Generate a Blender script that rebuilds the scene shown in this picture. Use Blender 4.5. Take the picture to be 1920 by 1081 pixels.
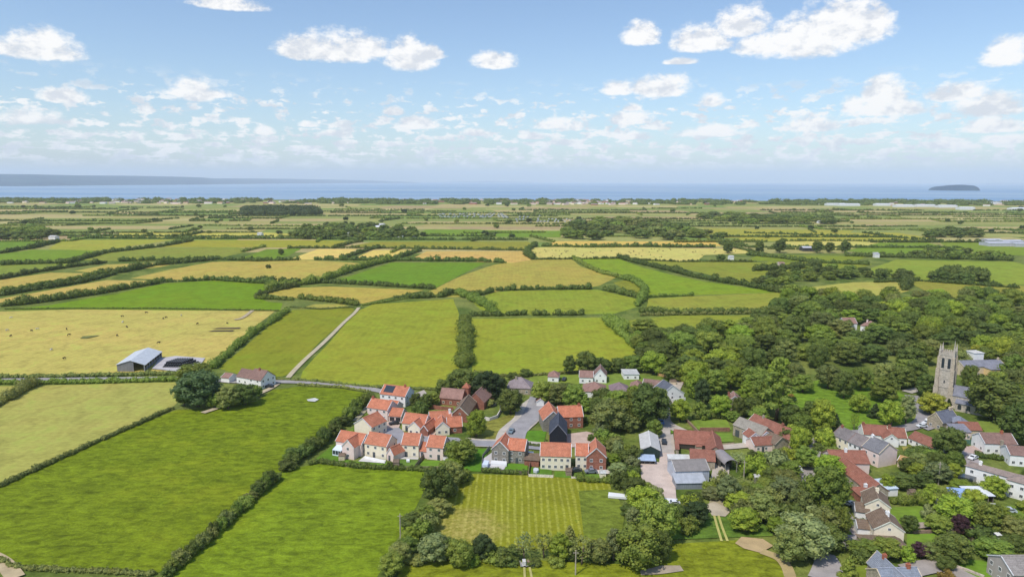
import bpy, bmesh, math, random
import numpy as np
from mathutils import Vector, Matrix
R = math.radians
C = bpy.context.scene.collection
scene = bpy.context.scene
for o in list(bpy.data.objects): bpy.data.objects.remove(o)

# ------------------------------------------------------------------ camera
CAM_H = 100.0; PITCH = R(8.945); ROLL = 0.0023; FPX = 1280.0
Fv = Vector((0, math.cos(PITCH), -math.sin(PITCH)))
U0 = Vector((0, math.sin(PITCH), math.cos(PITCH))); R0 = Vector((1, 0, 0))
Rv = R0*math.cos(ROLL) + U0*math.sin(ROLL); Uv = U0*math.cos(ROLL) - R0*math.sin(ROLL)
cam_d = bpy.data.cameras.new('camera'); cam = bpy.data.objects.new('camera', cam_d); C.objects.link(cam)
cam.matrix_world = Matrix(((Rv.x, Uv.x, -Fv.x, 0), (Rv.y, Uv.y, -Fv.y, 0), (Rv.z, Uv.z, -Fv.z, CAM_H), (0, 0, 0, 1)))
cam_d.lens = 24.0; cam_d.sensor_width = 36.0; cam_d.clip_start = 1; cam_d.clip_end = 120000
scene.camera = cam

# ------------------------------------------------------------------ light
SUN_EL = R(57); SUN_AZ = R(-138)      # azimuth from +Y, clockwise: the sun stands behind the camera and to its left
sdir = Vector((math.sin(SUN_AZ)*math.cos(SUN_EL), math.cos(SUN_AZ)*math.cos(SUN_EL), math.sin(SUN_EL)))
sun_d = bpy.data.lights.new('sun', 'SUN'); sun_d.energy = 3.3; sun_d.angle = R(2.0); sun_d.color = (1, .95, .87)
sun = bpy.data.objects.new('sun', sun_d); C.objects.link(sun); sun.rotation_euler = sdir.to_track_quat('Z', 'Y').to_euler()
scene.view_settings.view_transform = 'Standard'; scene.view_settings.look = 'None'
scene.view_settings.exposure = 0.05; scene.view_settings.gamma = 1
scene.render.resolution_x = 1024; scene.render.resolution_y = 576
scene.render.engine = 'CYCLES'
scene.cycles.max_bounces = 5; scene.cycles.diffuse_bounces = 2; scene.cycles.transparent_max_bounces = 8
scene.cycles.volume_bounces = 1; scene.cycles.volume_max_steps = 32

class NT:
    """tiny node-tree writer"""
    def __init__(s, tree): s.t = tree; s.n = tree.nodes; s.l = tree.links
    def new(s, typ, **kw):
        n = s.n.new(typ)
        for k, v in kw.items(): setattr(n, k, v)
        return n
    def set(s, sock, v):
        if isinstance(v, bpy.types.NodeSocket): s.l.new(v, sock)
        elif v is not None:
            if hasattr(sock.default_value, '__len__') and not hasattr(v, '__len__'): v = [v]*len(sock.default_value)
            if hasattr(v, '__len__') and len(v) == 3 and len(sock.default_value) == 4: v = (*v, 1)
            sock.default_value = v
    def math(s, op, a, b=None, c=None, clamp=False):
        n = s.new('ShaderNodeMath', operation=op, use_clamp=clamp)
        for i, v in enumerate((a, b, c)):
            if v is not None: s.set(n.inputs[i], v)
        return n.outputs[0]
    def vmath(s, op, a, b=None):
        n = s.new('ShaderNodeVectorMath', operation=op); s.set(n.inputs[0], a)
        if b is not None: s.set(n.inputs[1], b)
        return n.outputs[0]
    def noise(s, vec, scale, detail=3, rough=.55, dist=0):
        n = s.new('ShaderNodeTexNoise'); s.set(n.inputs['Vector'], vec)
        n.inputs['Scale'].default_value = scale; n.inputs['Detail'].default_value = detail
        n.inputs['Roughness'].default_value = rough; n.inputs['Distortion'].default_value = dist
        return n.outputs[0]
    def ramp(s, v, a, b, lo=0., hi=1., smooth=True):
        n = s.new('ShaderNodeMapRange'); n.interpolation_type = 'SMOOTHSTEP' if smooth else 'LINEAR'
        s.set(n.inputs[0], v); s.set(n.inputs[1], a); s.set(n.inputs[2], b); s.set(n.inputs[3], lo); s.set(n.inputs[4], hi)
        return n.outputs[0]
    def mix(s, f, a, b, blend='MIX'):
        n = s.new('ShaderNodeMix', data_type='RGBA', blend_type=blend)
        s.set(n.inputs[0], f); s.set(n.inputs[6], a); s.set(n.inputs[7], b)
        return n.outputs[2]

world = bpy.data.worlds.new('World'); scene.world = world; world.use_nodes = True
W = NT(world.node_tree); W.n.clear()
sky = W.new('ShaderNodeTexSky', sky_type='NISHITA', sun_disc=False, sun_elevation=SUN_EL, sun_rotation=SUN_AZ % (2*math.pi))
sky.altitude = 100; sky.air_density = 1.0; sky.dust_density = 0.9; sky.ozone_density = 2.2
geo = W.new('ShaderNodeTexCoord').outputs['Generated']
sep = W.new('ShaderNodeSeparateXYZ'); W.l.new(geo, sep.inputs[0])
X, Y, Z = sep.outputs
az = W.math('ARCTAN2', X, Y); el = W.math('ARCSINE', Z)
comb = W.new('ShaderNodeCombineXYZ'); W.l.new(az, comb.inputs[0]); W.l.new(W.math('MULTIPLY', el, 1.5), comb.inputs[1])
av = comb.outputs[0]
n1 = W.noise(av, 15, 8, .64); n2 = W.noise(av, 60, 5, .65)
warp = W.math('ADD', W.math('MULTIPLY', W.math('SUBTRACT', n1, .5), 2.1), W.math('MULTIPLY', W.math('SUBTRACT', n2, .5), .9))
def sky_ae(px, py):
    x = (px-960)/FPX; y = -(py-540.5)/FPX
    d = (Rv*x + Uv*y + Fv).normalized()
    return math.atan2(d.x, d.y), math.asin(d.z)
# cumulus clouds: centre of the flat base, half width, height above it (photograph pixels give their bearing and height)
CLOUDS = [(75,100,95,46),(20,92,50,22),(425,12,75,24),(570,100,60,38),(640,102,85,50),(690,98,50,36),(765,118,50,50),(805,105,30,22),
 (925,122,46,26),(120,186,48,24),(370,178,80,16),(365,180,45,38),(55,226,70,30),(1320,85,62,40),(1390,55,60,48),(1440,92,70,34),(1510,92,110,62),(1580,66,95,74),(1620,60,55,60),
 (1200,76,38,34),(1210,168,44,26),(1240,172,60,34),(1160,172,34,26),(1335,194,30,24),(1890,112,50,46),(1275,118,38,10),
 (1660,185,50,50),(1660,210,85,30),(1600,205,28,26),(1790,180,70,30),(1855,205,75,44),(1185,228,50,24),(1185,205,22,14),(1525,240,60,28),(1340,252,75,20),
 (785,236,40,22),(1050,238,60,20),(1860,243,60,22),(1190,258,40,14),(625,252,36,12),(495,250,22,16),(1780,275,60,14),(1000,258,30,12),(890,252,30,14),(738,212,22,14),(1880,265,50,14),(580,236,26,10)]
field = None; hsum = None
for (cx, cy, hw, hh) in CLOUDS:
    a, e = sky_ae(cx, cy)
    ku = FPX/hw*(1/ (1+((cx-960)/FPX)**2)); ku = 1/((hw/FPX)*(math.cos(a)**2)); kt = FPX/hh/math.cos(a)**1; kb = kt*3.2
    du = W.math('MULTIPLY_ADD', az, ku, -a*ku)
    dt = W.math('MULTIPLY_ADD', el, kt, -e*kt); db = W.math('MULTIPLY_ADD', el, -kb, e*kb)
    dv = W.math('MAXIMUM', dt, db)
    d2 = W.math('ADD', W.math('MULTIPLY', du, du), W.math('MULTIPLY', dv, dv))
    f = W.math('SUBTRACT', 1.0, d2)
    field = f if field is None else W.math('SMOOTH_MAX', field, f, .25)
field = W.math('MAXIMUM', field, -2.5)
body = W.math('ADD', field, warp)
big = W.ramp(body, -.12, .72)
# small distant cumuli: a cloud layer seen in perspective
zc = W.math('MAXIMUM', Z, .008)
pc = W.new('ShaderNodeCombineXYZ'); W.l.new(W.math('DIVIDE', X, zc), pc.inputs[0]); W.l.new(W.math('DIVIDE', Y, zc), pc.inputs[1])
pl = W.noise(pc.outputs[0], .42, 5, .55)
hel = W.new('ShaderNodeCombineXYZ'); W.l.new(W.math('MULTIPLY', az, 36), hel.inputs[0]); W.l.new(W.math('MULTIPLY', el, 84), hel.inputs[1])
pl2 = W.noise(hel.outputs[0], 1.0, 5, .6)
pm = W.math('ADD', W.math('MULTIPLY', pl, .30), W.math('MULTIPLY', pl2, .90))
pm = W.math('ADD', pm, W.ramp(el, .12, .05, 0., .06))
small = W.math('MULTIPLY', W.ramp(pm, .625, .72), W.math('MULTIPLY', W.ramp(el, .010, .032), W.ramp(el, .15, .09)))
small = W.math('MULTIPLY', small, .9)
alpha = W.math('MAXIMUM', big, small)
alpha = W.math('MULTIPLY', alpha, W.ramp(el, .0, .02))
# light tops, grey-blue bases and hollows
sh = W.noise(W.vmath('ADD', av, (.006, -.014, 0)), 15, 5, .55)
lit = W.ramp(W.math('ADD', W.math('MULTIPLY', W.math('SUBTRACT', n1, sh), 6), W.math('MULTIPLY', n2, .5)), -.45, .62, .0, 1.)
ccol = W.mix(lit, (4.9, 5.1, 5.55), (7.0, 6.9, 6.85))
skyc = W.mix(1.0, sky.outputs[0], (.94, .99, 1.05), 'MULTIPLY')
col = W.mix(W.math('MULTIPLY', alpha, .95), skyc, ccol)
bg = W.new('ShaderNodeBackground'); W.l.new(col, bg.inputs[0]); bg.inputs[1].default_value = .15
out = W.new('ShaderNodeOutputWorld'); W.l.new(bg.outputs[0], out.inputs[0])

# ------------------------------------------------------------------ helpers
def gp(px, py, z=0.):
    d = Rv*((px-960)/FPX) + Uv*(-(py-540.5)/FPX) + Fv
    t = (CAM_H-z)/(-d.z)
    return Vector((d.x*t, d.y*t, z))
def depth_at(p): return (Vector((p[0], p[1], 0)) - Vector((0, 0, CAM_H))).dot(Fv)
def proj(p):
    q = Vector(p) - Vector((0, 0, CAM_H)); dz = q.dot(Fv)
    return 960 + FPX*q.dot(Rv)/dz, 540.5 - FPX*q.dot(Uv)/dz
def lin(r, g, b, k=1.15):
    f = lambda c: ((c/255+.055)/1.055)**2.4 if c > 10 else c/255/12.92
    return (f(r)/k, f(g)/k, f(b)/k)
def tag(o, label=None, cat=None, group=None, kind=None):
    if label: o['label'] = label
    if cat: o['category'] = cat
    if group: o['group'] = group
    if kind: o['kind'] = kind
    return o
def empty(name, loc, rz=0):
    o = bpy.data.objects.new(name, None); C.objects.link(o); o.location = loc; o.rotation_euler = (0, 0, rz); o.empty_display_size = 1; return o
def mobj(name, verts, faces, mat, parent=None, col=None, smooth=False):
    me = bpy.data.meshes.new(name); me.from_pydata([tuple(v) for v in verts], [], faces)
    if smooth: me.shade_smooth()
    return link(name, me, mat, parent, col)
def link(name, me, mat=None, parent=None, col=None, loc=None, rot=None, scale=None):
    o = bpy.data.objects.new(name, me); C.objects.link(o)
    if mat is not None and not me.materials: me.materials.append(mat)
    if parent: o.parent = parent
    if col is not None: o.color = (*col, 1)
    if loc is not None: o.location = loc
    if rot is not None: o.rotation_euler = rot
    if scale is not None: o.scale = scale
    return o
class MB:
    def __init__(s): s.v = []; s.f = []
    def box(s, x0, y0, z0, x1, y1, z1):
        n = len(s.v); s.v += [(x0,y0,z0),(x1,y0,z0),(x1,y1,z0),(x0,y1,z0),(x0,y0,z1),(x1,y0,z1),(x1,y1,z1),(x0,y1,z1)]
        s.f += [tuple(n+i for i in f) for f in ((3,2,1,0),(4,5,6,7),(0,1,5,4),(1,2,6,5),(2,3,7,6),(3,0,4,7))]; return s
    def poly(s, vs, fs):
        n = len(s.v); s.v += [tuple(v) for v in vs]; s.f += [tuple(n+i for i in f) for f in fs]; return s
    def slab(s, quad, t):
        """thick sheet: quad corners, pushed down by t"""
        a = [Vector(q) for q in quad]; nrm = (a[1]-a[0]).cross(a[-1]-a[0]).normalized()
        if nrm.z < 0: a.reverse(); nrm = -nrm
        b = [q-nrm*t for q in a]; k = len(a)
        return s.poly(a+b, [tuple(range(k)), tuple(range(2*k-1, k-1, -1))]+[(i, i+k, (i+1) % k+k, (i+1) % k) for i in range(k)])
    def tube(s, p, q, r0, r1, n=7):
        p = Vector(p); q = Vector(q); d = (q-p).normalized(); a = d.orthogonal().normalized(); b = d.cross(a); k = len(s.v)
        for c, r in ((p, r0), (q, r1)):
            for i in range(n):
                t = 2*math.pi*i/n; s.v.append(tuple(c+(a*math.cos(t)+b*math.sin(t))*r))
        s.f += [(k+i, k+(i+1) % n, k+n+(i+1) % n, k+n+i) for i in range(n)]
        s.f += [tuple(k+n-1-i for i in range(n)), tuple(k+n+i for i in range(n))]; return s
    def build(s, name, mat, parent=None, col=None, smooth=False): return mobj(name, s.v, s.f, mat, parent, col, smooth)

# ------------------------------------------------------------------ materials
M = {}
def mat(name, fn, rough=.85, spec=.3):
    m = bpy.data.materials.new(name); m.use_nodes = True; t = NT(m.node_tree); b = t.n['Principled BSDF']
    b.inputs['Roughness'].default_value = rough; b.inputs['Specular IOR Level'].default_value = spec
    fn(t, b); M[name] = m; return m
def ocol(t): return t.new('ShaderNodeObjectInfo').outputs['Color']
def orand(t): return t.new('ShaderNodeObjectInfo').outputs['Random']
def pos(t): return t.new('ShaderNodeNewGeometry').outputs['Position']
def lpos(t): return t.new('ShaderNodeTexCoord').outputs['Object']
def scaled(t, v, s): return t.vmath('MULTIPLY', v, s)
def bump(t, b, h, strength, dist):
    n = t.new('ShaderNodeBump'); n.inputs['Strength'].default_value = strength; n.inputs['Distance'].default_value = dist
    t.set(n.inputs['Height'], h); t.l.new(n.outputs[0], b.inputs['Normal'])
def val(t, c, f):   # multiply colour by scalar
    return t.vmath('MULTIPLY', c, f) if not isinstance(f, bpy.types.NodeSocket) else (lambda n: (t.set(n.inputs[0], c), t.set(n.inputs[3], f), n.outputs[0])[-1])(t.new('ShaderNodeVectorMath', operation='SCALE'))
def pasture(t, b):
    p = pos(t); c = ocol(t)
    big = t.noise(p, .012, 3, .5); med = t.noise(p, .07, 4, .6, .6); fin = t.noise(scaled(t, p, (.55, 1, 1)), .42, 4, .7, .5); tuft = t.noise(p, 1.3, 2, .6)
    f = t.math('ADD', t.ramp(fin, .3, .7, .55, 1.42, False), t.ramp(med, .3, .7, -.16, .16, False))
    f = t.math('MULTIPLY', f, t.ramp(tuft, .3, .7, .86, 1.12, False))
    dry = t.ramp(t.math('ADD', t.math('MULTIPLY', med, .5), t.math('MULTIPLY', big, .6)), .56, .76)
    c2 = t.mix(t.math('MULTIPLY', dry, .35), c, t.mix(1, c, (1.5, 1.12, 1.3), 'MULTIPLY'))
    weed = t.ramp(t.noise(p, .16, 3, .65), .60, .72)
    c2 = t.mix(t.math('MULTIPLY', weed, .30), c2, t.mix(1, c, (.55, .72, .6), 'MULTIPLY'))
    t.set(b.inputs['Base Color'], val(t, c2, f)); bump(t, b, t.math('ADD', fin, t.math('MULTIPLY', tuft, .4)), .6, .7)
mat('pasture', pasture, .95, .1)
def meadow(t, b):     # cropped or hay fields: smoother, faint mowing lines
    p = pos(t); c = ocol(t)
    big = t.noise(p, .015, 3, .5, .5); med = t.noise(p, .09, 4, .6, .8); fin = t.noise(scaled(t, p, (.6, 1, 1)), .6, 3, .65)
    w = t.new('ShaderNodeTexWave', wave_type='BANDS'); t.set(w.inputs['Vector'], scaled(t, p, (1, .12, 1))); w.inputs['Scale'].default_value = .075
    w.inputs['Distortion'].default_value = 7; w.inputs['Detail'].default_value = 2; w.inputs['Detail Scale'].default_value = .4
    f = t.math('ADD', t.ramp(fin, .3, .7, .84, 1.14, False), t.ramp(med, .3, .7, -.2, .2, False))
    f = t.math('ADD', f, t.ramp(w.outputs[1], 0, 1, -.025, .025, False))
    c2 = t.mix(t.ramp(big, .42, .62, 0, .5), c, t.mix(1, c, (1.18, 1.02, 1.15), 'MULTIPLY'))
    c2 = t.mix(t.ramp(med, .53, .68, 0, .55), c2, t.mix(1, c, (.72, .92, .7), 'MULTIPLY'))
    t.set(b.inputs['Base Color'], val(t, c2, f)); bump(t, b, fin, .4, .3)
mat('meadow', meadow, .95, .1)
def hayrows(t, b):    # mown paddock: rows of drying grass, bleached patch
    p = pos(t); c = ocol(t)
    w = t.new('ShaderNodeTexWave', wave_type='BANDS'); t.set(w.inputs['Vector'], scaled(t, p, (1, .08, 1))); w.inputs['Scale'].default_value = .15
    w.inputs['Distortion'].default_value = 2.6; w.inputs['Detail'].default_value = 3; w.inputs['Detail Scale'].default_value = 2
    med = t.noise(p, .06, 4, .6, .6); fin = t.noise(p, .8, 3, .7)
    c2 = t.mix(t.math('MULTIPLY', t.ramp(w.outputs[1], .5, .95), t.ramp(fin, .3, .7, .12, .42)), c, lin(198, 196, 96))
    sx = t.new('ShaderNodeSeparateXYZ'); t.set(sx.inputs[0], p)
    d = t.vmath('SUBTRACT', p, tuple(gp(880, 990))); ln = t.new('ShaderNodeVectorMath', operation='LENGTH'); t.set(ln.inputs[0], d)
    patch = t.ramp(t.math('ADD', ln.outputs['Value'], t.math('MULTIPLY', med, 26)), 28, 17)
    c2 = t.mix(t.math('MULTIPLY', patch, t.ramp(fin, .3, .7, .15, .5)), c2, lin(200, 175, 115))
    dk = t.ramp(t.noise(p, .45, 3, .7), .60, .72); c2 = t.mix(t.math('MULTIPLY', dk, .5), c2, lin(75, 105, 35))
    t.set(b.inputs['Base Color'], val(t, c2, t.math('ADD', t.ramp(fin, .3, .7, .8, 1.2, False), t.ramp(med, .3, .7, -.12, .12, False)))); bump(t, b, fin, .6, .5)
mat('hayrows', hayrows, .95, .1)
def rough_ground(t, b):
    p = pos(t); a = t.noise(p, .045, 5, .65, .6); f = t.noise(p, .5, 4, .7); g = t.noise(p, .012, 3, .5)
    c = t.mix(t.ramp(a, .38, .66), lin(88, 108, 42), lin(132, 142, 66)); c = t.mix(t.ramp(g, .45, .65, 0, .5), c, lin(142, 145, 80))
    t.set(b.inputs['Base Color'], val(t, c, t.ramp(f, .25, .75, .6, 1.35, False))); bump(t, b, f, .8, .8)
mat('rough_ground', rough_ground, .95, .1)
def paved(t, b):
    p = pos(t); c = ocol(t); a = t.noise(p, .25, 4, .6); f = t.noise(p, 2.5, 3, .6)
    k = t.math('ADD', t.ramp(a, .3, .7, .82, 1.14, False), t.ramp(f, .3, .7, -.07, .07, False))
    stain = t.ramp(t.noise(p, .6, 5, .7), .58, .74, 0, .4)
    t.set(b.inputs['Base Color'], val(t, t.mix(stain, c, t.mix(1, c, (.62, .58, .52), 'MULTIPLY')), k)); bump(t, b, f, .2, .05)
mat('paved', paved, .9, .3)
def leaf(t, b):
    c = ocol(t); p = pos(t); r = orand(t)
    hs = t.new('ShaderNodeHueSaturation'); t.set(hs.inputs['Color'], c)
    t.set(hs.inputs['Hue'], t.ramp(r, 0, 1, .482, .512, False)); t.set(hs.inputs['Value'], t.ramp(t.math('FRACT', t.math('MULTIPLY', r, 7.3)), 0, 1, .78, 1.3, False))
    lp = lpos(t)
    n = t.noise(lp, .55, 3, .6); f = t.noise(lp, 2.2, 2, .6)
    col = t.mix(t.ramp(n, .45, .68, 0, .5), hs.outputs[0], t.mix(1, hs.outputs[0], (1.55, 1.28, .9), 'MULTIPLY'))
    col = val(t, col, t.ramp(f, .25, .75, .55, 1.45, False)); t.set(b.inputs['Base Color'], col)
    tr = t.new('ShaderNodeBsdfTranslucent'); t.set(tr.inputs[0], t.mix(1, col, (1.1, 1.2, .7), 'MULTIPLY')); mx = t.new('ShaderNodeMixShader'); mx.inputs[0].default_value = .24
    t.l.new(b.outputs[0], mx.inputs[1]); t.l.new(tr.outputs[0], mx.inputs[2]); t.l.new(mx.outputs[0], t.n['Material Output'].inputs[0])
mat('leaf', leaf, .65, .25)
mat('bark', lambda t, b: t.set(b.inputs['Base Color'], val(t, (.16, .12, .085), t.ramp(t.noise(lpos(t), 4, 3), .3, .7, .6, 1.3))), .95, .1)
def wallf(t, b):
    c = ocol(t); p = lpos(t); n = t.noise(p, .8, 5, .65); f = t.noise(p, 6, 3, .6)
    s = t.noise(scaled(t, p, (1.5, 1.5, .25)), .9, 4, .7)
    c2 = t.mix(t.ramp(s, .55, .78, 0, .35), c, t.mix(1, c, (.72, .68, .6), 'MULTIPLY'))
    t.set(b.inputs['Base Color'], val(t, c2, t.math('ADD', t.ramp(n, .3, .7, .9, 1.06, False), t.ramp(f, .3, .7, -.05, .05, False)))); bump(t, b, f, .15, .02)
mat('render_wall', wallf, .9, .2)
def masonry(t, b):
    c = ocol(t); p = lpos(t); v = t.new('ShaderNodeTexVoronoi'); t.set(v.inputs['Vector'], scaled(t, p, (1, 1, 1.8))); v.inputs['Scale'].default_value = 2.6
    sx = t.new('ShaderNodeSeparateColor'); t.l.new(v.outputs['Color'], sx.inputs[0]); n = t.noise(p, .5, 4, .65)
    k = t.math('ADD', t.ramp(sx.outputs[0], 0, 1, .72, 1.22, False), t.ramp(n, .3, .7, -.16, .16, False))
    t.set(b.inputs['Base Color'], val(t, c, k)); bump(t, b, v.outputs['Distance'], .4, .04)
mat('masonry', masonry, .92, .15)
def tiles(t, b):
    c = t.mix(t.ramp(orand(t), 0, 1, 0, .45, False), ocol(t), t.mix(1, ocol(t), (.76, .86, .9), 'MULTIPLY')); p = lpos(t); n = t.noise(p, .55, 5, .7); f = t.noise(p, 3.2, 3, .7)
    cr = t.math('FRACT', t.math('MULTIPLY', t.new('ShaderNodeSeparateXYZ').outputs[2], 1)) if False else None
    sx = t.new('ShaderNodeSeparateXYZ'); t.set(sx.inputs[0], p); course = t.math('SINE', t.math('MULTIPLY', sx.outputs[2], 21))
    k = t.math('ADD', t.ramp(n, .3, .7, .74, 1.2, False), t.math('ADD', t.ramp(f, .3, .7, -.24, .24, False), t.math('MULTIPLY', course, .05)))
    lich = t.ramp(t.noise(p, 1.1, 5, .7),   .55, .72, 0, .5); c2 = t.mix(lich, c, t.mix(.5, t.mix(1, c, (.7, .85, .9), 'MULTIPLY'), (.28, .25, .2)))
    t.set(b.inputs['Base Color'], val(t, c2, k)); bump(t, b, t.math('ADD', course, f), .5, .05)
mat('tiles', tiles, .85, .25)
def sheet(t, b):
    c = ocol(t); p = lpos(t); n = t.noise(scaled(t, p, (1, 1, .4)), .7, 5, .7); sx = t.new('ShaderNodeSeparateXYZ'); t.set(sx.inputs[0], p)
    rib = t.math('SINE', t.math('MULTIPLY', t.math('ADD', sx.outputs[0], sx.outputs[1]), 9))
    t.set(b.inputs['Base Color'], val(t, c, t.math('ADD', t.ramp(n, .3, .7, .80, 1.12, False), t.math('MULTIPLY', rib, .05)))); bump(t, b, rib, .3, .04)
mat('metal_sheet', sheet, .55, .4)
mat('paint', lambda t, b: t.set(b.inputs['Base Color'], ocol(t)), .35, .5)
mat('plain', lambda t, b: t.set(b.inputs['Base Color'], val(t, ocol(t), t.ramp(t.noise(lpos(t), 2, 3), .3, .7, .8, 1.15))), .85, .2)
mat('glass', lambda t, b: t.set(b.inputs['Base Color'], (.035, .045, .055)), .12, .7)
def tyre(t, b): b.inputs['Base Color'].default_value = (.02, .02, .02, 1)
mat('rubber', tyre, .8, .2)
def seaf(t, b):
    p = pos(t); n = t.noise(scaled(t, p, (.3, 1, 1)), .0009, 4, .5); r = t.noise(scaled(t, p, (.25, 1, 1)), .01, 3, .6)
    c = t.mix(t.ramp(n, .35, .65), lin(120, 158, 192), lin(158, 180, 200)); t.set(b.inputs['Base Color'], c)
    bump(t, b, r, .35, 3.)
mat('sea', seaf, .5, .25)
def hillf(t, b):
    p = pos(t); n = t.noise(scaled(t, p, (1, 2, 1)), .0012, 6, .7); c = t.mix(t.ramp(n, .42, .6), lin(34, 70, 104), lin(66, 98, 118)); t.set(b.inputs['Base Color'], c)  # blue of the distance haze is put into the hill and island colours
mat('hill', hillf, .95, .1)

# ------------------------------------------------------------------ ground, sea, hills, island
gm = MB(); gm.poly([(-9000, -900, 0), (9000, -900, 0), (9000, 3585, 0), (4000, 3570, 0), (2700, 3555, 0), (1200, 3590, 0), (0, 3560, 0), (-1300, 3600, 0), (-2700, 3560, 0), (-9000, 3570, 0)], [tuple(range(10))])
tag(gm.build('ground', M['rough_ground']), kind='structure')
sm = MB().poly([(-46000, 3300, -1), (46000, 3300, -1), (46000, 46000, -1), (-46000, 46000, -1)], [(0, 1, 2, 3)])
tag(sm.build('sea', M['sea']), kind='structure')
sand = MB().poly([(-9000, 3480, .03), (9000, 3480, .03), (9000, 3700, -1.4), (-9000, 3700, -1.4)], [(0, 1, 2, 3)]); tag(sand.build('beach', M['paved'], col=lin(195, 180, 155)), kind='structure')
def hills(name, prof, setback, seed):
    """prof: (px, base_y, top_y); the shore stands on the sea, the crest `setback` times farther out"""
    rng = random.Random(seed); cols = []
    px0, px1 = prof[0][0], prof[-1][0]; n = 120
    for i in range(n+1):
        px = px0+(px1-px0)*i/n
        for k in range(len(prof)-1):
            if prof[k][0] <= px <= prof[k+1][0]: break
        f = (px-prof[k][0])/(prof[k+1][0]-prof[k][0]); by = prof[k][1]*(1-f)+prof[k+1][1]*f; ty = prof[k][2]*(1-f)+prof[k+1][2]*f
        b = gp(px, by, -1); top = b*setback; d = depth_at(top); hz = 540.5-FPX*math.tan(PITCH) + ROLL*(px-960)
        zt = CAM_H + (hz-ty)/FPX*d*1.01
        c = []
        for j in range(9):
            q = j/8; wob = math.sin(px*.05+j*1.7)*.06+math.sin(px*.021-j)*.07+rng.uniform(-.03, .03)
            z = -3+(zt+3)*max(0, min(1, (q**.8)*(1+wob*(1-q)*2)))
            p = b.lerp(top, q); c.append((p.x, p.y, z))
        p = b.lerp(top, 1.5); c.append((p.x, p.y, -3)); cols.append(c)
    vs = [v for c in cols for v in c]; m = 10
    fs = [(i*m+j, (i+1)*m+j, (i+1)*m+j+1, i*m+j+1) for i in range(n) for j in range(m-1)]
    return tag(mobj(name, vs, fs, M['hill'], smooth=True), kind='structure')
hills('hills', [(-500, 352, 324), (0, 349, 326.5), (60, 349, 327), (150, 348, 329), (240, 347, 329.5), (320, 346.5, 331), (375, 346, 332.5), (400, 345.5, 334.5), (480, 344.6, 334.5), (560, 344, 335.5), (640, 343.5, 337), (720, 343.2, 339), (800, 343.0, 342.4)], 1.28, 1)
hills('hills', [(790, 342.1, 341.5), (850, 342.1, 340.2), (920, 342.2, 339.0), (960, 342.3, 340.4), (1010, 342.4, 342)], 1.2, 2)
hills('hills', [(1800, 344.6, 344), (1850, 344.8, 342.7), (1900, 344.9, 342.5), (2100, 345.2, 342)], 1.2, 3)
# island: flat-topped rock with cliffs
ip = gp(1789, 357, -1); iv = []; ifs = []; NI = 56; rng = random.Random(4)
sc = depth_at(ip)/FPX
for j, (rr, zz) in enumerate([(1.0, -2), (.97, .28), (.90, .62), (.74, .88), (.4, 1.0), (.02, 1.0)]):
    for i in range(NI):
        t = 2*math.pi*i/NI; w = 1+.05*math.sin(t*5+1)+.04*math.sin(t*9)
        x = math.cos(t)*41*sc*rr*w; y = math.sin(t)*260*rr*w
        prof = 1-.25*max(0, -math.cos(t))**1.0*rr + .08*math.cos(t)
        iv.append((ip.x+x, ip.y+y, -2 if j == 0 else zz*9.3*sc*prof*rng.uniform(.95, 1.04)))
ifs = [(j*NI+i, j*NI+(i+1) % NI, (j+1)*NI+(i+1) % NI, (j+1)*NI+i) for j in range(5) for i in range(NI)]
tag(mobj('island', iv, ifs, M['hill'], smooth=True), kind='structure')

# ------------------------------------------------------------------ fields
zi = [0.03]
def tone(c, k=.2):
    r, g, b = c
    if k < .3: return (r*.93, g*.93, b*.95)
    return ((r+k*(g-r))*.985, g*.945, b*.72) if g > r else (min(235, r*1.04), g*1.04, b*.82)
def field_obj(pts, col, material='pasture', name='field', world=False, z=None):
    if z is None: z = zi[0]; zi[0] += .004
    P = [Vector((p[0], p[1], 0)) if world else gp(*p) for p in pts]
    # subdivide and wobble the outline a little so that edges are not ruler straight
    rng = random.Random(len(pts)*17+int(P[0].x)); Q = []
    for i, a in enumerate(P):
        b = P[(i+1) % len(P)]; L = (b-a).length; n = max(1, min(10, int(L/18))) if not world else 1
        for k in range(n):
            q = a.lerp(b, k/n)
            if k: nn = (b-a).orthogonal().normalized(); q = q+Vector((-(b-a).y, (b-a).x, 0)).normalized()*rng.uniform(-.6, .6)
            Q.append((q.x, q.y, z))
    o = mobj(name, Q, [tuple(range(len(Q)))], M[material], None, lin(*(tone(col, .18 if name == 'lawn' else .31) if not world else tuple(.74*a_+.26*b_ for a_, b_ in zip((col[0]+.3*max(0, col[1]-col[0]), col[1]*.98, col[2]*.9), (168, 164, 124)))))); return tag(o, kind='structure')

# far patchwork of fields between the traced ones and the coast
rng = random.Random(11)
PAL = [((150, 158, 82), 'meadow'), ((118, 148, 62), 'pasture'), ((170, 165, 95), 'meadow'), ((188, 172, 118), 'meadow'), ((135, 155, 75), 'pasture'), ((178, 155, 115), 'meadow'), ((100, 145, 55), 'pasture'), ((160, 168, 90), 'meadow'), ((125, 150, 70), 'pasture'), ((192, 182, 122), 'meadow')]
rows = []; y = 960.
while y < 3480:
    rows.append(y); y += rng.uniform(60, 105)*(1+(y-960)/2600)
grid = []
for k, y in enumerate(rows):
    hw = y*.95+250; xs = [-hw]; 
    while xs[-1] < hw: xs.append(xs[-1]+rng.uniform(110, 330))
    grid.append([(x, y+rng.uniform(-14, 14)+x*.02) for x in xs])
FAR_EDGES = []
def interp_y(row, x):
    for a, b in zip(row, row[1:]):
        if a[0] <= x <= b[0]: return a[1]+(b[1]-a[1])*(x-a[0])/(b[0]-a[0])
    return row[0][1] if x < row[0][0] else row[-1][1]
last = None
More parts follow.
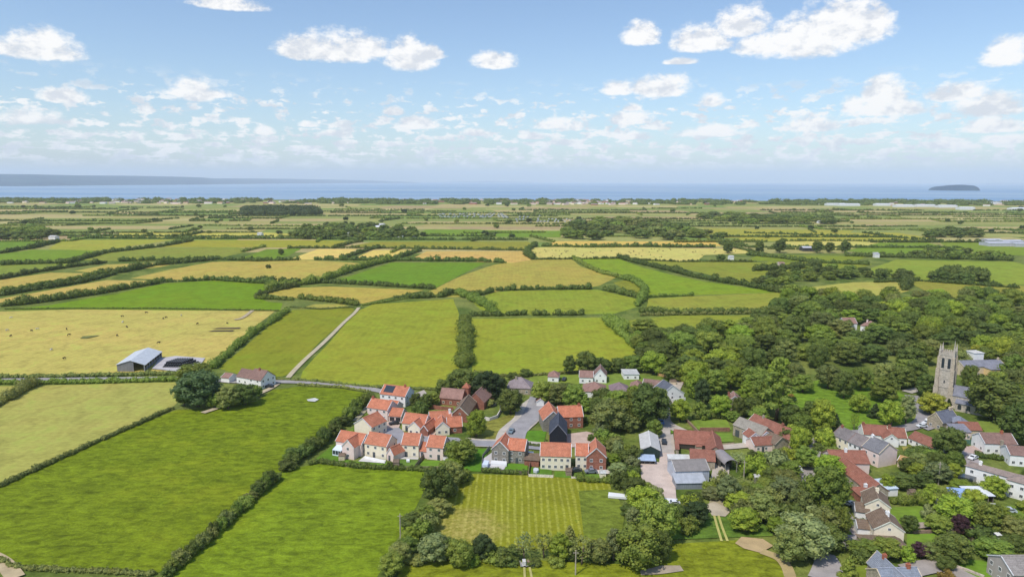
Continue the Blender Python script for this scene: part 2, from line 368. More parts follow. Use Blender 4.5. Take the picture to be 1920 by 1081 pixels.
for k in range(len(rows)-1):
    lo, hi = grid[k], grid[k+1]
    cuts = [(p[0], p[0]+rng.uniform(-40, 40)) for p in lo]
    for (x0, x0t), (x1, x1t) in zip(cuts, cuts[1:]):
        pts = [(x0, interp_y(lo, x0)), (x1, interp_y(lo, x1)), (x1t, interp_y(hi, x1t)), (x0t, interp_y(hi, x0t))]
        px, py = proj((x0*.5+x1*.5, pts[0][1], 0))
        if px < -150 or px > 2070: continue
        while True:
            c, mname = rng.choice(PAL)
            if c != last: break
        last = c
        field_obj(pts, c, mname, world=True, z=.02)
        FAR_EDGES.append((pts[0], pts[1])); FAR_EDGES.append((pts[0], pts[3]))
FIELDS = [
 ([(0,915),(130,848),(330,768),(400,765),(480,752),(512,730),(560,724),(640,728),(690,737),(655,790),(600,840),(545,872),(525,885),(430,965),(330,1050),(290,1078),(100,1068),(20,1055),(-60,1010),(-120,980)], (110,142,36),'pasture'),
 ([(70,722),(335,716),(332,755),(318,768),(200,822),(0,905),(-140,960),(-200,830),(0,755)], (166,163,104),'meadow'),
 ([(-300,725),(40,723),(0,744),(-200,815)], (165,161,102),'meadow'),
 ([(535,880),(600,868),(700,876),(810,883),(800,910),(775,960),(745,1010),(725,1050),(690,1110),(280,1110),(340,1050),(430,968)], (112,150,42),'pasture'),
 ([(-300,588),(0,584),(130,580),(515,583),(480,610),(430,650),(392,684),(300,700),(0,707),(-400,712)], (187,173,114),'meadow'),
 ([(12,581),(90,572),(220,550),(310,531),(400,526),(520,534),(480,552),(500,565),(530,568),(525,582),(140,580)], (104,155,36),'meadow'),
 ([(548,581),(660,577),(665,581),(635,610),(600,640),(545,700),(520,708),(450,702),(410,690),(470,640),(510,605)], (134,152,54),'meadow'),
 ([(672,582),(700,570),(850,560),(858,580),(864,620),(862,690),(820,726),(640,722),(562,712),(568,695),(610,650),(640,615)], (148,166,66),'meadow'),
 ([(883,597),(1130,595),(1222,660),(1215,692),(1060,698),(960,706),(885,697)], (146,167,66),'meadow'),
 ([(885,564),(925,548),(960,545),(1120,543),(1200,562),(1195,575),(1150,588),(990,590),(930,588),(900,580)], (138,164,68),'meadow'),
 ([(780,556),(812,543),(870,515),(927,496),(985,487),(1070,484),(1090,500),(1155,520),(1125,535),(1095,541),(960,541),(935,546),(905,553),(850,557)], (168,156,88),'meadow'),
 ([(1087,485),(1160,485),(1200,500),(1260,515),(1320,528),(1430,543),(1475,548),(1300,553),(1215,555),(1205,540),(1180,518),(1115,502)], (122,164,52),'meadow'),
 ([(1200,489),(1440,492),(1510,510),(1485,520),(1440,532),(1400,531),(1330,515),(1265,500)], (138,156,70),'meadow'),
 ([(1000,464),(1080,462),(1410,467),(1402,475),(1320,478),(1310,487),(1270,490),(1160,484),(1010,483),(995,472)], (198,187,128),'meadow'),
 ([(1020,459),(1045,452),(1340,453),(1352,461),(1180,463),(1040,461)], (212,180,112),'meadow'),
 ([(632,525),(735,492),(910,493),(870,512),(815,541),(740,536),(640,531)], (96,152,46),'meadow'),
 ([(245,522),(320,505),(398,491),(560,487),(695,494),(640,505),(605,513),(600,527),(450,527),(300,524)], (180,162,98),'meadow'),
 ([(540,487),(595,467),(670,467),(630,487)], (218,192,132),'meadow'),
 ([(660,486),(700,469),(777,468),(740,487)], (218,192,128),'meadow'),
 ([(765,488),(800,471),(985,471),(998,487),(960,493),(880,490)], (200,168,115),'meadow'),
 ([(490,548),(540,540),(620,537),(795,544),(740,556),(680,569),(600,562),(530,556)], (178,160,92),'meadow'),
 ([(590,570),(640,570),(660,575),(560,579)], (165,158,92),'meadow'),
 ([(-100,543),(0,525),(95,511),(215,513),(120,530),(0,549),(-100,566)], (180,162,100),'meadow'),
 ([(-100,582),(0,560),(200,525),(295,526),(275,530),(220,545),(0,574)], (186,166,106),'meadow'),
 ([(140,508),(200,496),(340,491),(300,501),(180,512)], (178,162,98),'meadow'),
 ([(-60,453),(100,453),(60,465),(0,470),(-60,474)], (98,150,56),'meadow'),
 ([(-60,482),(0,477),(60,468),(190,469),(120,486),(0,495),(-60,499)], (108,156,52),'meadow'),
 ([(-60,501),(0,496),(130,494),(150,499),(60,512),(0,521),(-60,531)], (128,156,76),'meadow'),
 ([(150,488),(230,466),(440,463),(478,468),(400,487),(260,490)], (136,156,78),'meadow'),
 ([(90,467),(115,450),(330,449),(235,463),(180,470)], (158,158,72),'meadow'),
 ([(290,463),(370,450),(560,450),(670,452),(620,464),(480,464)], (156,152,62),'meadow'),
 ([(450,485),(500,467),(565,466),(540,480),(500,488)], (104,150,50),'meadow'),
 ([(650,463),(700,453),(990,453),(1000,459),(985,469),(800,467)], (150,154,68),'meadow'),
 ([(200,446),(230,434),(500,436),(620,441),(600,447),(400,448)], (190,182,104),'meadow'),
 ([(780,440),(800,430),(1060,433),(1050,445),(900,444)], (106,156,60),'meadow'),
 ([(1300,446),(1320,428),(1600,432),(1580,446)], (166,172,84),'meadow'),
 ([(1380,452),(1400,437),(1680,436),(1780,452),(1600,453)], (172,176,84),'meadow'),
 ([(1440,466),(1460,453),(1600,452),(1650,456),(1590,467)], (196,186,122),'meadow'),
 ([(1585,470),(1650,455),(1740,455),(1780,465),(1700,479),(1640,477)], (112,156,60),'meadow'),
 ([(1780,465),(1760,454),(1990,458),(1990,482),(1840,476)], (118,156,62),'meadow'),
 ([(1630,504),(1680,487),(1900,491),(1960,505),(1960,535),(1840,533),(1720,525),(1640,515)], (134,166,74),'meadow'),
 ([(1430,502),(1440,490),(1640,495),(1600,506)], (134,156,66),'pasture'),
 ([(1400,489),(1420,478),(1630,480),(1600,491)], (126,154,60),'meadow'),
 ([(1495,541),(1600,529),(1680,529),(1705,545),(1640,562),(1540,562)], (172,165,98),'meadow'),
 ([(1700,528),(1740,525),(1990,540),(1990,562),(1760,558)], (150,158,80),'meadow'),
 ([(1210,586),(1215,560),(1290,556),(1470,548),(1485,560),(1440,582)], (148,162,78),'meadow'),
 ([(1165,602),(1260,592),(1420,591),(1450,600),(1400,622),(1300,640),(1200,622)], (144,162,70),'meadow'),
 ([(1190,556),(1150,530),(1190,522),(1212,545)], (140,152,66),'pasture'),
 ([(855,888),(1140,895),(1150,930),(1168,985),(1150,1030),(1000,1030),(880,1022),(812,1000),(830,950)], (138,150,50),'hayrows'),
 ([(1085,920),(1150,918),(1172,960),(1165,1010),(1095,1010)], (128,142,50),'pasture'),
 ([(725,1120),(760,1052),(1000,1050),(1200,1060),(1262,1020),(1400,1012),(1470,1060),(1500,1120)], (128,148,48),'pasture'),
 ([(1265,978),(1335,960),(1440,975),(1450,1005),(1260,1012)], (108,138,50),'pasture'),
 # churchyard park and gardens
 ([(1465,745),(1490,722),(1560,708),(1640,712),(1705,745),(1712,800),(1640,812),(1520,812),(1478,790)], (124,156,46),'pasture'),
 ([(1295,788),(1362,787),(1372,806),(1310,806)], (134,160,58),'meadow'),
 ([(1310,812),(1372,812),(1376,828),(1325,830)], (126,154,58),'meadow'),
 ([(1252,795),(1270,800),(1288,812),(1258,812)], (112,152,48),'meadow'),
 ([(1660,952),(1745,948),(1760,985),(1690,992)], (124,156,52),'meadow'),
 ([(1700,1002),(1800,999),(1838,1030),(1790,1048),(1700,1036)], (128,158,54),'meadow'),
 ([(1780,1050),(1895,1052),(1900,1100),(1770,1100)], (122,158,50),'meadow'),
 ([(1556,987),(1616,984),(1622,1004),(1560,1005)], (112,152,46),'meadow'),
 ([(1590,1070),(1625,1058),(1650,1100),(1590,1100)], (135,155,50),'meadow'),
 ([(1690,838),(1740,836),(1745,852),(1700,856)], (172,160,82),'meadow'),
 ([(1760,862),(1800,860),(1805,874),(1765,878)], (112,146,50),'meadow'),
 ([(1690,925),(1740,920),(1750,935),(1700,940)], (140,160,70),'meadow'),
 ([(1830,790),(1880,790),(1890,812),(1850,815)], (140,158,66),'meadow'),
 ([(1870,950),(1930,945),(1960,985),(1890,990)], (126,150,60),'meadow'),
 # estate gardens
 ([(590,862),(625,835),(648,862),(700,872),(640,872)], (104,142,42),'meadow'),
 ([(665,866),(722,862),(730,876),(660,878)], (118,156,48),'meadow'),
 ([(745,862),(785,862),(782,878),(738,877)], (118,150,60),'meadow'),
 ([(795,864),(838,864),(832,878),(780,878)], (122,160,52),'meadow'),
 ([(880,842),(915,842),(905,885),(868,884)], (98,146,40),'meadow'),
 ([(950,870),(990,870),(988,886),(945,884)], (106,152,42),'meadow'),
 ([(995,876),(1035,882),(1034,892),(990,890)], (100,140,46),'meadow'),
 ([(1040,884),(1070,886),(1072,897),(1040,895)], (112,152,46),'meadow'),
 ([(1076,886),(1130,888),(1140,900),(1076,898)], (116,148,54),'meadow'),
 ([(990,808),(1025,808),(1020,832),(980,832)], (102,150,42),'meadow'),
 ([(785,772),(850,768),(845,786),(780,786)], (118,150,62),'meadow'),
 ([(915,790),(985,770),(995,785),(955,826),(880,824),(905,805)], (152,150,66),'pasture'),
 ([(645,815),(665,800),(668,822),(648,830)], (110,146,46),'meadow'),
 ([(1085,725),(1140,700),(1230,705),(1240,720),(1100,735)], (138,158,66),'meadow'),
 ([(985,718),(1000,706),(1090,702),(1085,722),(1010,728)], (140,158,60),'meadow'),
 ([(1100,690),(1160,700),(1240,706),(1290,718),(1210,712)], (128,150,58),'meadow'),
]
for pts, c, mn in FIELDS:
    xs_ = [p[0] for p in pts]; ys_ = [p[1] for p in pts]
    field_obj(pts, c, mn, 'lawn' if max(xs_)-min(xs_) < 260 and min(ys_) > 688 and min(xs_) > 580 and mn != 'hayrows' and max(ys_) < 1101 else 'field')

def ribbon(name, pts, w, col, material='paved', z=None, kind='structure'):
    if z is None: z = .40+zi[1] if len(zi) > 1 else .46
    P = [gp(*p) for p in pts]
    # Catmull-Rom smoothing
    Q = []
    for i in range(len(P)-1):
        a = P[max(i-1, 0)]; b = P[i]; c = P[i+1]; d = P[min(i+2, len(P)-1)]
        for k in range(5):
            t = k/5; Q.append(.5*((2*b)+(-a+c)*t+(2*a-5*b+4*c-d)*t*t+(-a+3*b-3*c+d)*t**3))
    Q.append(P[-1]); vs = []
    for i, q in enumerate(Q):
        t = (Q[min(i+1, len(Q)-1)]-Q[max(i-1, 0)]).normalized(); n = Vector((-t.y, t.x, 0)); ww = w if not isinstance(w, tuple) else w[0]+(w[1]-w[0])*i/(len(Q)-1)
        vs += [tuple(q+n*ww/2+Vector((0, 0, z))), tuple(q-n*ww/2+Vector((0, 0, z)))]
    fs = [(2*i, 2*i+1, 2*i+3, 2*i+2) for i in range(len(Q)-1)]
    return tag(mobj(name, vs, fs, M[material], None, lin(*col)), kind=kind)
def patch(name, pts, col, z=.44, material='paved'):
    return tag(mobj(name, [tuple(gp(*p)+Vector((0, 0, z))) for p in pts], [tuple(range(len(pts)))], M[material], None, lin(*col)), kind='structure')
GREY = (168, 162, 158); PINKY = (205, 180, 165); PALE = (200, 190, 178)
ribbon('track', [(540,709),(552,695),(575,672),(610,640),(645,605),(664,588),(673,577)], 2.7, (200,186,152), z=.46)
ribbon('road', [(-200,716),(0,713),(180,711),(350,710),(440,716),(500,716),(560,717),(620,720),(700,731),(760,745)], 5.0, GREY, z=.45)
ribbon('path', [(380,775),(440,755),(470,745),(505,730),(520,720)], 3.0, (196,180,150), z=.47)
ribbon('track', [(-20,1042),(0,1052),(14,1064),(30,1085)], 4.0, (196,176,138), z=.47)
ribbon('path', [(440,600),(455,596),(474,582)], 3, (190,172,140), z=.47)
ribbon('path', [(665,790),(680,775),(697,755)], 2.2, (176,168,140), z=.47)
ribbon('pavement', [(1012,752),(993,768),(988,785),(972,800),(960,812),(955,830),(955,838)], 11.2, (200,190,176), z=.425)
ribbon('road', [(1010,745),(1003,765),(993,785),(976,800),(967,815),(963,835)], 8.2, (164,160,160), z=.455)
ribbon('pavement', [(868,828),(900,831),(960,833),(1020,838),(1040,842)], 7.6, (200,190,176), z=.43)
ribbon('road', [(866,829),(900,832),(960,835),(1020,840),(1040,843)], 5.4, (160,158,162), z=.46)
patch('road', [(705,812),(722,800),(745,800),(762,815),(800,818),(860,822),(872,832),(800,838),(755,838),(716,826)], (158,156,160), .45)
patch('driveway', [(722,792),(738,790),(752,792),(748,803),(708,806)], PINKY, .47)
patch('driveway', [(790,818),(800,800),(822,800),(815,818),(812,822)], PINKY, .47)
patch('driveway', [(775,740),(795,732),(800,738),(782,756),(770,760)], (190,178,165), .45)
patch('driveway', [(1062,815),(1100,810),(1118,815),(1118,838),(1062,840)], PINKY, .45)
patch('patio', [(905,862),(925,848),(952,868),(945,882),(903,882)], (205,200,198), .47)
patch('patio', [(684,856),(724,864),(722,870),(672,866)], (225,220,212), .47)
patch('patio', [(752,858),(785,859),(784,863),(750,862)], (205,200,190), .47)
patch('patio', [(1104,883),(1142,882),(1146,890),(1100,889)], (222,215,205), .47)
patch('farmyard', [(1200,862),(1236,868),(1238,842),(1242,830),(1262,828),(1266,862),(1262,880),(1266,910),(1268,935),(1272,950),(1232,952),(1215,930),(1202,895)], (212,192,178), .44)
ribbon('road', [(1280,700),(1262,735),(1246,765),(1246,790),(1268,805),(1300,818),(1322,835),(1342,850),(1352,870),(1348,905)], 5.6, (196,184,170), z=.45)
ribbon('road', [(1246,770),(1245,800),(1246,835),(1252,850)], 5.0, (190,180,170), z=.458)
patch('farmyard', [(1228,820),(1262,815),(1266,845),(1245,850),(1232,835)], (192,180,166), .447)
ribbon('path', [(1345,840),(1375,838),(1402,836),(1420,842)], 4.5, (200,188,172), z=.462)
ribbon('track', [(1345,905),(1348,925),(1343,945),(1345,965)], 4.2, (176,164,130), z=.452)
patch('track', [(1322,948),(1340,942),(1352,948),(1372,958),(1360,970),(1335,968)], (196,182,158), .465)
ribbon('track', [(1339,968),(1345,990),(1353,1016)], .7, (196,190,110), z=.467)
ribbon('track', [(1347,968),(1354,990),(1364,1016)], .7, (196,190,110), z=.468)
patch('path', [(1378,1020),(1390,1008),(1430,1012),(1450,1025),(1425,1038),(1395,1030)], (196,170,125), .465)
ribbon('path', [(1428,1035),(1460,1048),(1475,1065),(1482,1085)], 3, (186,165,115), z=.469)
patch('path', [(1200,1072),(1240,1062),(1275,1062),(1282,1072),(1240,1078),(1202,1080)], (178,162,140), .465)
ribbon('lane', [(1625,812),(1580,812),(1555,817),(1535,826),(1527,845),(1520,870),(1516,895),(1512,930)], (5, 4.5), (172,164,160), z=.45)
ribbon('lane', [(1700,736),(1720,731),(1752,728)], 5, (185,178,165), z=.45)
ribbon('lane', [(1600,813),(1680,806),(1718,798),(1732,785),(1728,768),(1718,752),(1708,742)], 6, (160,154,152), z=.452)
patch('car_park', [(1718,798),(1728,768),(1745,778),(1762,790),(1760,802),(1740,808)], (158,152,152), .456)
patch('driveway', [(1806,838),(1840,836),(1848,848),(1826,852),(1808,848)], (196,170,158), .456)
ribbon('lane', [(1806,842),(1822,862),(1830,880),(1852,905),(1880,922),(1925,935)], 4.5, (168,160,158), z=.45)
ribbon('lane', [(1548,1090),(1552,1060),(1545,1040)], (8.5, 5), (172,164,160), z=.45)
patch('driveway', [(1563,1006),(1620,1003),(1626,1022),(1592,1032),(1572,1025)], (176,168,164), .457)
ribbon('lane', [(1575,955),(1590,975),(1600,990),(1612,1004)], 4, (170,160,155), z=.453)
ribbon('path', [(1700,988),(1745,986),(1790,992),(1830,985)], 3.2, (176,160,145), z=.455)
ribbon('road', [(1700,1072),(1760,1062),(1800,1080),(1830,1095)], 6, (168,158,150), z=.455)
patch('track', [(1010,716),(1000,730),(1008,735),(1022,728)], (222,196,175), .45)
patch('farmyard', [(285,692),(300,672),(330,668),(385,672),(372,690),(340,698)], (196,190,190), .45)
ribbon('track', [(60,572),(60,573)], .5, (170,160,130), z=.3) if False else None
# bare troughs in the pasture at left and pond scrape
patch('bare_soil', [(388,622),(402,620),(440,619.6),(436,621.6)], (92,76,60), .47); patch('bare_soil', [(396,617),(410,615.4),(452,614.4),(448,616.6)], (104,86,68), .47)
patch('bare_soil', [(150,635),(156,631),(188,629),(178,631.5),(162,635)], (120,124,66), .47)
patch('bare_soil', [(575,750),(590,747),(598,750),(590,754),(578,753)], (215,215,205), .47)

# ------------------------------------------------------------------ foliage
def ico(sub):
    bm = bmesh.new(); bmesh.ops.create_icosphere(bm, subdivisions=sub, radius=1); v = np.array([x.co[:] for x in bm.verts]); f = np.array([[a.index for a in q.verts] for q in bm.faces]); bm.free(); return v, f
ICO1, ICO2 = ico(1), ico(2)
def foliage_mesh(name, lobes, leaf_size, dens, seed, core=.84, squash_bottom=True, sub=1, thin=1.0):
    """lobes: (x,y,z,r,rz): leaf clumps spread over each lobe plus a lumpy inner mass"""
    g = np.random.default_rng(seed); V = []; F4 = []; F3 = []; nv = 0
    iv, if_ = ICO1 if sub == 1 else ICO2
    for (x, y, z, r, rz) in lobes:
        if core > 0:
            jit = 1+g.uniform(-.14, .14, (len(iv), 1)); v = iv*jit*np.array([r, r, rz])*core+np.array([x, y, z])
            V.append(v); F3.append(if_+nv); nv += len(v)
        n = max(6, int(dens*4*math.pi*r*rz/(leaf_size**2)))
        d = g.normal(size=(n, 3)); d /= np.linalg.norm(d, axis=1)[:, None]
        if squash_bottom: d[:, 2] = np.where(d[:, 2] < -.45, -d[:, 2], d[:, 2])
        rad = g.uniform(.80, 1.13, n)[:, None]; c = d*rad*np.array([r, r, rz])+np.array([x, y, z])
        nn = d*.9+g.normal(size=(n, 3))*.42; nn /= np.linalg.norm(nn, axis=1)[:, None]
        a = np.cross(nn, g.normal(size=(n, 3))); a /= np.linalg.norm(a, axis=1)[:, None]; b = np.cross(nn, a)
        s = (leaf_size*g.uniform(.55, 1.15, n))[:, None]*.62; e = g.uniform(.55, 1, n)[:, None]
        q = np.stack([c+a*s, c+b*s*e, c-a*s, c-b*s*e], 1).reshape(-1, 3); V.append(q)
        F4.append(np.arange(n*4).reshape(-1, 4)+nv); nv += 4*n
    V = np.concatenate(V); F4 = np.concatenate(F4); F3 = np.concatenate(F3) if F3 else np.zeros((0, 3), int)
    me = bpy.data.meshes.new(name); me.vertices.add(len(V)); me.vertices.foreach_set('co', V.astype(np.float32).ravel())
    li = np.concatenate([F3.ravel(), F4.ravel()]).astype(np.int32); me.loops.add(len(li)); me.loops.foreach_set('vertex_index', li)
    st = np.concatenate([np.arange(len(F3))*3, len(F3)*3+np.arange(len(F4))*4]).astype(np.int32); me.polygons.add(len(st))
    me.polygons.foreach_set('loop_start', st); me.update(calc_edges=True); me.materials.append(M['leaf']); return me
def crown_lobes(rng, rx, z0, z1, n, rl=(.26, .4), shape='round'):
    L = []; h = z1-z0; cz = (z0+z1)/2
    for i in range(n):
        t = (i+.5)/n; ph = i*2.39996+rng.uniform(-.4, .4)
        if shape == 'cone': q = t; rad = rx*(1-q)**.85*.78; z = z0+h*(.08+.86*q); r = rx*(.42-.26*q)
        else:
            u = -.80+1.74*t; u = min(u, .96); rad = rx*math.sqrt(max(0, 1-u*u))*rng.uniform(.58, .76); z = cz+u*h*.42+rng.uniform(-.04, .04)*h; r = rx*rng.uniform(*rl)
        if shape == 'spread': z = z0+h*(.35+.5*(1-abs(rad)/rx)*rng.uniform(.7, 1.2))
        L.append((math.cos(ph)*rad, math.sin(ph)*rad, z, r, r*rng.uniform(.7, .95)*(1.25 if shape == 'tall' else 1)))
    if shape != 'cone': L.append((0, 0, cz, rx*.62, h*.36))
    else: L.append((0, 0, z0+h*.4, rx*.5, h*.34))
    return L
def trunk_mesh(name, rng, h, r, z0, spread, limbs=5):
    b = MB(); p = Vector((0, 0, -.3)); top = Vector((rng.uniform(-.3, .3), rng.uniform(-.3, .3), h*.55)); b.tube(p, top*.6, r, r*.75, 8); b.tube(top*.6, top*1.35, r*.75, r*.25, 7)
    for i in range(limbs):
        a = i*2*math.pi/limbs+rng.uniform(-.4, .4); s = top*rng.uniform(.5, .9); e = s+Vector((math.cos(a)*spread, math.sin(a)*spread, h*.22)); b.tube(s, e, r*.42, r*.12, 6)
    me = bpy.data.meshes.new(name); me.from_pydata(b.v, [], b.f); me.shade_smooth(); me.materials.append(M['bark']); return me
VAR = {}
def make_variants():
    rng = random.Random(5)
    for k in range(6):   # unit trees: 10 m across, 12 m high
        VAR.setdefault('round', []).append((foliage_mesh('crown', crown_lobes(rng, 5, .5, 12, 24+k, (.27, .42)), .55, .95, 100+k), trunk_mesh('trunk', rng, 10, .38, 2, 2.4), 10, 12))
    for k in range(5):   # wide domed crowns with big billowing clumps
        VAR.setdefault('domed', []).append((foliage_mesh('crown', crown_lobes(rng, 6, .4, 11, 15+k, (.34, .52)), .6, .95, 150+k), trunk_mesh('trunk', rng, 9, .42, 2, 2.8), 12, 11))
    for k in range(3):
        VAR.setdefault('tall', []).append((foliage_mesh('crown', crown_lobes(rng, 3.6, .5, 14, 22, (.3, .46), 'tall'), .55, .95, 200+k), trunk_mesh('trunk', rng, 12, .36, 2, 1.6), 7.2, 14))
    for k in range(2):
        VAR.setdefault('cone', []).append((foliage_mesh('crown', crown_lobes(rng, 3, .2, 9, 26, shape='cone'), .42, 1.25, 300+k, .9), trunk_mesh('trunk', rng, 7, .25, 1, .8, 3), 6, 9))
    for k in range(3):
        VAR.setdefault('bush', []).append((foliage_mesh('crown', crown_lobes(rng, 2.5, -.2, 3.6, 11, (.34, .5)), .42, 1.0, 400+k), trunk_mesh('trunk', rng, 2.4, .12, .3, .9, 3), 5, 3.6))
    for k in range(2):
        VAR.setdefault('sparse', []).append((foliage_mesh('crown', crown_lobes(rng, 3.4, 2.5, 9.5, 18, (.2, .34)), .5, .5, 500+k, 0.0), trunk_mesh('trunk', rng, 9, .26, 2, 2.2, 7), 6.8, 9.5))
    VAR['cedar'] = [(foliage_mesh('crown', [(math.cos(a*2.4)*rr, math.sin(a*2.4)*rr, 3+a*.68, 2.6-.07*a, 1.0) for a, rr in [(i, 4.6*(1-i/26)) for i in range(24)]]+[(0, 0, 9, 2.2, 7)], .6, 1.0, 600), trunk_mesh('trunk', rng, 16, .6, 3, 3, 6), 12.5, 19)]
    for k in range(3):
        VAR.setdefault('far', []).append((foliage_mesh('crown', crown_lobes(rng, 5, .6, 9, 11, (.34, .5)), 1.1, .8, 700+k), None, 10, 9))
make_variants()
DG = lin(84, 98, 44, .76); MG = lin(106, 122, 50, .78); BG = lin(124, 142, 48, .86); YG = lin(134, 150, 52, .92); OL = lin(116, 124, 66, .86); BL = lin(80, 102, 62, .92); SV = lin(126, 136, 86, .92); PU = lin(72, 48, 54, 1.0); YW = lin(158, 158, 58, 1.0); VD = lin(62, 78, 42, .95); AU = lin(150, 124, 60, 1.0)
WORDS = {DG: 'dark green', MG: 'green', BG: 'bright green', YG: 'yellow-green', OL: 'olive green', BL: 'blue-green', SV: 'silvery', PU: 'purple-leaved', YW: 'golden', VD: 'very dark green', AU: 'russet'}
KW = {'domed': 'dome-shaped tree', 'round': 'round-crowned tree', 'tall': 'tall tree', 'cone': 'conical tree', 'bush': 'bushy shrub', 'sparse': 'thin-leaved tree', 'cedar': 'large tiered tree', 'far': 'small distant tree'}
KN = {'domed': 'domed_tree', 'round': 'broadleaf_tree', 'tall': 'tall_tree', 'cone': 'conical_tree', 'bush': 'shrub', 'sparse': 'slender_tree', 'cedar': 'cedar_tree', 'far': 'distant_tree'}
LAND = []   # filled below: (px, py, phrase)
USED = {}
SIDE = lambda dx, dy: ('to the right of' if dx > 0 else 'to the left of') if abs(dx) > abs(dy)*1.3 else ('just in front of' if dy > 0 else 'just behind')
def auto_label(px, py, kind, col, size):
    best = min(LAND, key=lambda l: (l[0]-px)**2+((l[1]-py)*1.6)**2); dx, dy = px-best[0], py-best[1]
    return f"{size} {WORDS[col]} {KW[kind]} {SIDE(dx, dy)} {best[2]}".strip()
trng = random.Random(77)
TREEPOS = []
def tree_w(x, y, w, h, kind, col, label=None, group='trees of the village', rot=None):
    crown, trunk, bw, bh = trng.choice(VAR[kind]); px, py = proj((x, y, 0)); TREEPOS.append((x, y, w))
    sz = 'large' if h > 13 else ('small' if h < 6 else 'medium')
    cat = 'shrub' if kind == 'bush' else 'tree'; rz = trng.uniform(0, 6.28) if rot is None else rot
    s = (w/bw, w/bw*trng.uniform(.9, 1.1), h/bh)
    auto = label is None
    if auto: label = auto_label(px, py, kind, col, sz); group = KN[kind].replace('_', ' ')+'s around the village and fields'
    if kind == 'far' or trunk is None:
        o = link(KN[kind], crown, loc=(x, y, 0), rot=(0, 0, rz), scale=s, col=col); return tag(o, label, cat, group)
    e = empty(KN[kind], (x, y, 0), rz)
    c = link('crown', crown, parent=e, scale=s, col=col); t = link('trunk', trunk, parent=e, scale=(s[0], s[0], s[2]))
    tag(e, label, cat, group); return e
def T(px, yb, wpx, hpx, kind, col, label=None, group='trees of the village'):
    """px, yb = centre and foot of the crown in the photograph; wpx, hpx its size there"""
    b = gp(px, yb); d = depth_at(b); k = d/FPX; w = wpx*k; th = math.atan2(CAM_H, b.y); h = max(1.5, (hpx*k-.35*w*math.sin(th))/math.cos(th))
    b = b+Vector((b.x, b.y, 0)).normalized()*w*.16
    return tree_w(b.x, b.y, w*1.06, h*1.04, kind, col, label, group)

HN = [0]
def hedge(pts, w, h, col, label, lumpy=.35, name='hedge', world=False, group='field hedges', gaps=0., leafk=1.0):
    P = [Vector((p[0], p[1], 0)) if world else gp(*p) for p in pts]; HN[0] += 1; g = random.Random(HN[0]*31)
    lobes = []; dmin = min(depth_at(p) for p in P); ls = max(.42, dmin*.0021)*leafk
    step = max(w*.5, dmin*.0022)
    for a, b in zip(P, P[1:]):
        L = (b-a).length; n = max(1, int(L/step)); nrm = Vector((-(b-a).y, (b-a).x, 0)).normalized()
        for i in range(n):
            if gaps and math.sin((a.x+i*step)*.05+HN[0])*.5+g.random()*.5 < gaps-.5+.0: continue
            p = a.lerp(b, (i+g.uniform(0, .6))/n)+nrm*g.uniform(-.18, .18)*w
            s = 1+g.uniform(-lumpy, lumpy)*(1 if g.random() < .8 else 1.8); r = w*.55*max(.5, s); hh = h*max(.45, s)
            lobes.append((p.x, p.y, hh*.42, r, hh*.56))
    if not lobes: return None
    me = foliage_mesh(name, lobes, ls, .8, HN[0], .86, True); o = link(name, me, col=col)
    if label is None:
        a, b = P[0], P[-1]; mx, my = proj((a+b)/2); best = min(LAND, key=lambda l: (l[0]-mx)**2+((l[1]-my)*1.6)**2)
        label = f"{WORDS[col]} hedge {SIDE(mx-best[0], my-best[1])} {best[2]}"
    return tag(o, label, 'hedge', group)

LAND += [(372,740,'the blue-green trees at the white farmhouse'),(260,680,'the grey open-sided barn'),(328,682,'the stack of black bales'),(470,712,'the white farmhouse on the lane'),(740,745,'the white house with the solar panel'),
 (650,840,'the pink house with the conservatory'),(870,760,'the brown-roofed brick barn'),(770,840,'the row of orange-roofed houses'),(950,850,'the grey stone house by the road'),(1045,810,'the black timber barn'),(1060,775,'the L-shaped brick house'),(1100,860,'the house with the brick gable'),
 (1220,835,'the dark green barn'),(1300,850,'the rust-roofed farm buildings'),(1295,900,'the grey farm shed'),(1370,865,'the round-roofed open barn'),(1415,815,'the angled stone and white cottages'),(1260,740,'the white gabled house'),(1110,725,'the white bungalow'),(1160,735,'the brown-roofed bungalow'),(968,722,'the stone house with the grey roof'),
 (1780,710,'the church tower'),(1850,685,'the manor house behind the church'),(1610,620,'the half-hidden house in the wood'),(1380,750,'the cottage under the trees'),(1610,745,'the churchyard lawn'),(1615,830,'the long grey-roofed terrace'),(1610,880,'the long red-roofed house'),(1690,815,'the white-gabled red-roofed house'),(1725,825,'the low red-roofed outbuilding'),
 (1800,795,'the slate-roofed chapel house'),(1870,835,'the white house with brown tiles'),(1860,885,'the big white house'),(1640,940,'the upper cream-gabled house'),(1665,985,'the lower cream-gabled house'),(1695,1060,'the slate-roofed villa'),(1850,930,'the white carport'),(1770,1015,'the lawn below the purple tree'),(1905,1060,'the grey house in the corner'),
 (1345,955,'the farm track junction'),(1000,950,'the mown paddock'),(980,1050,'the small trailer'),(750,960,'the utility pole'),(1430,990,'the clearing with bare sand'),(870,640,'the tall hedge between the two big fields'),(620,640,'the pale farm track'),(1040,510,'the tan hill field'),(760,515,'the vivid green field'),(1300,520,'the bright green diagonal field'),(1200,475,'the straw field with cattle'),
 (1150,425,'the far wood'),(520,400,'the dark plantation'),(720,430,'the far white farm sheds'),(850,403,'the caravan park'),(1780,355,'the view of the island'),(300,555,'the bright green field above the tan pasture'),(100,470,'the left-hand green fields'),(1750,505,'the light green field at right'),(1880,460,'the white industrial yard'),(1520,470,'the four field trees')]

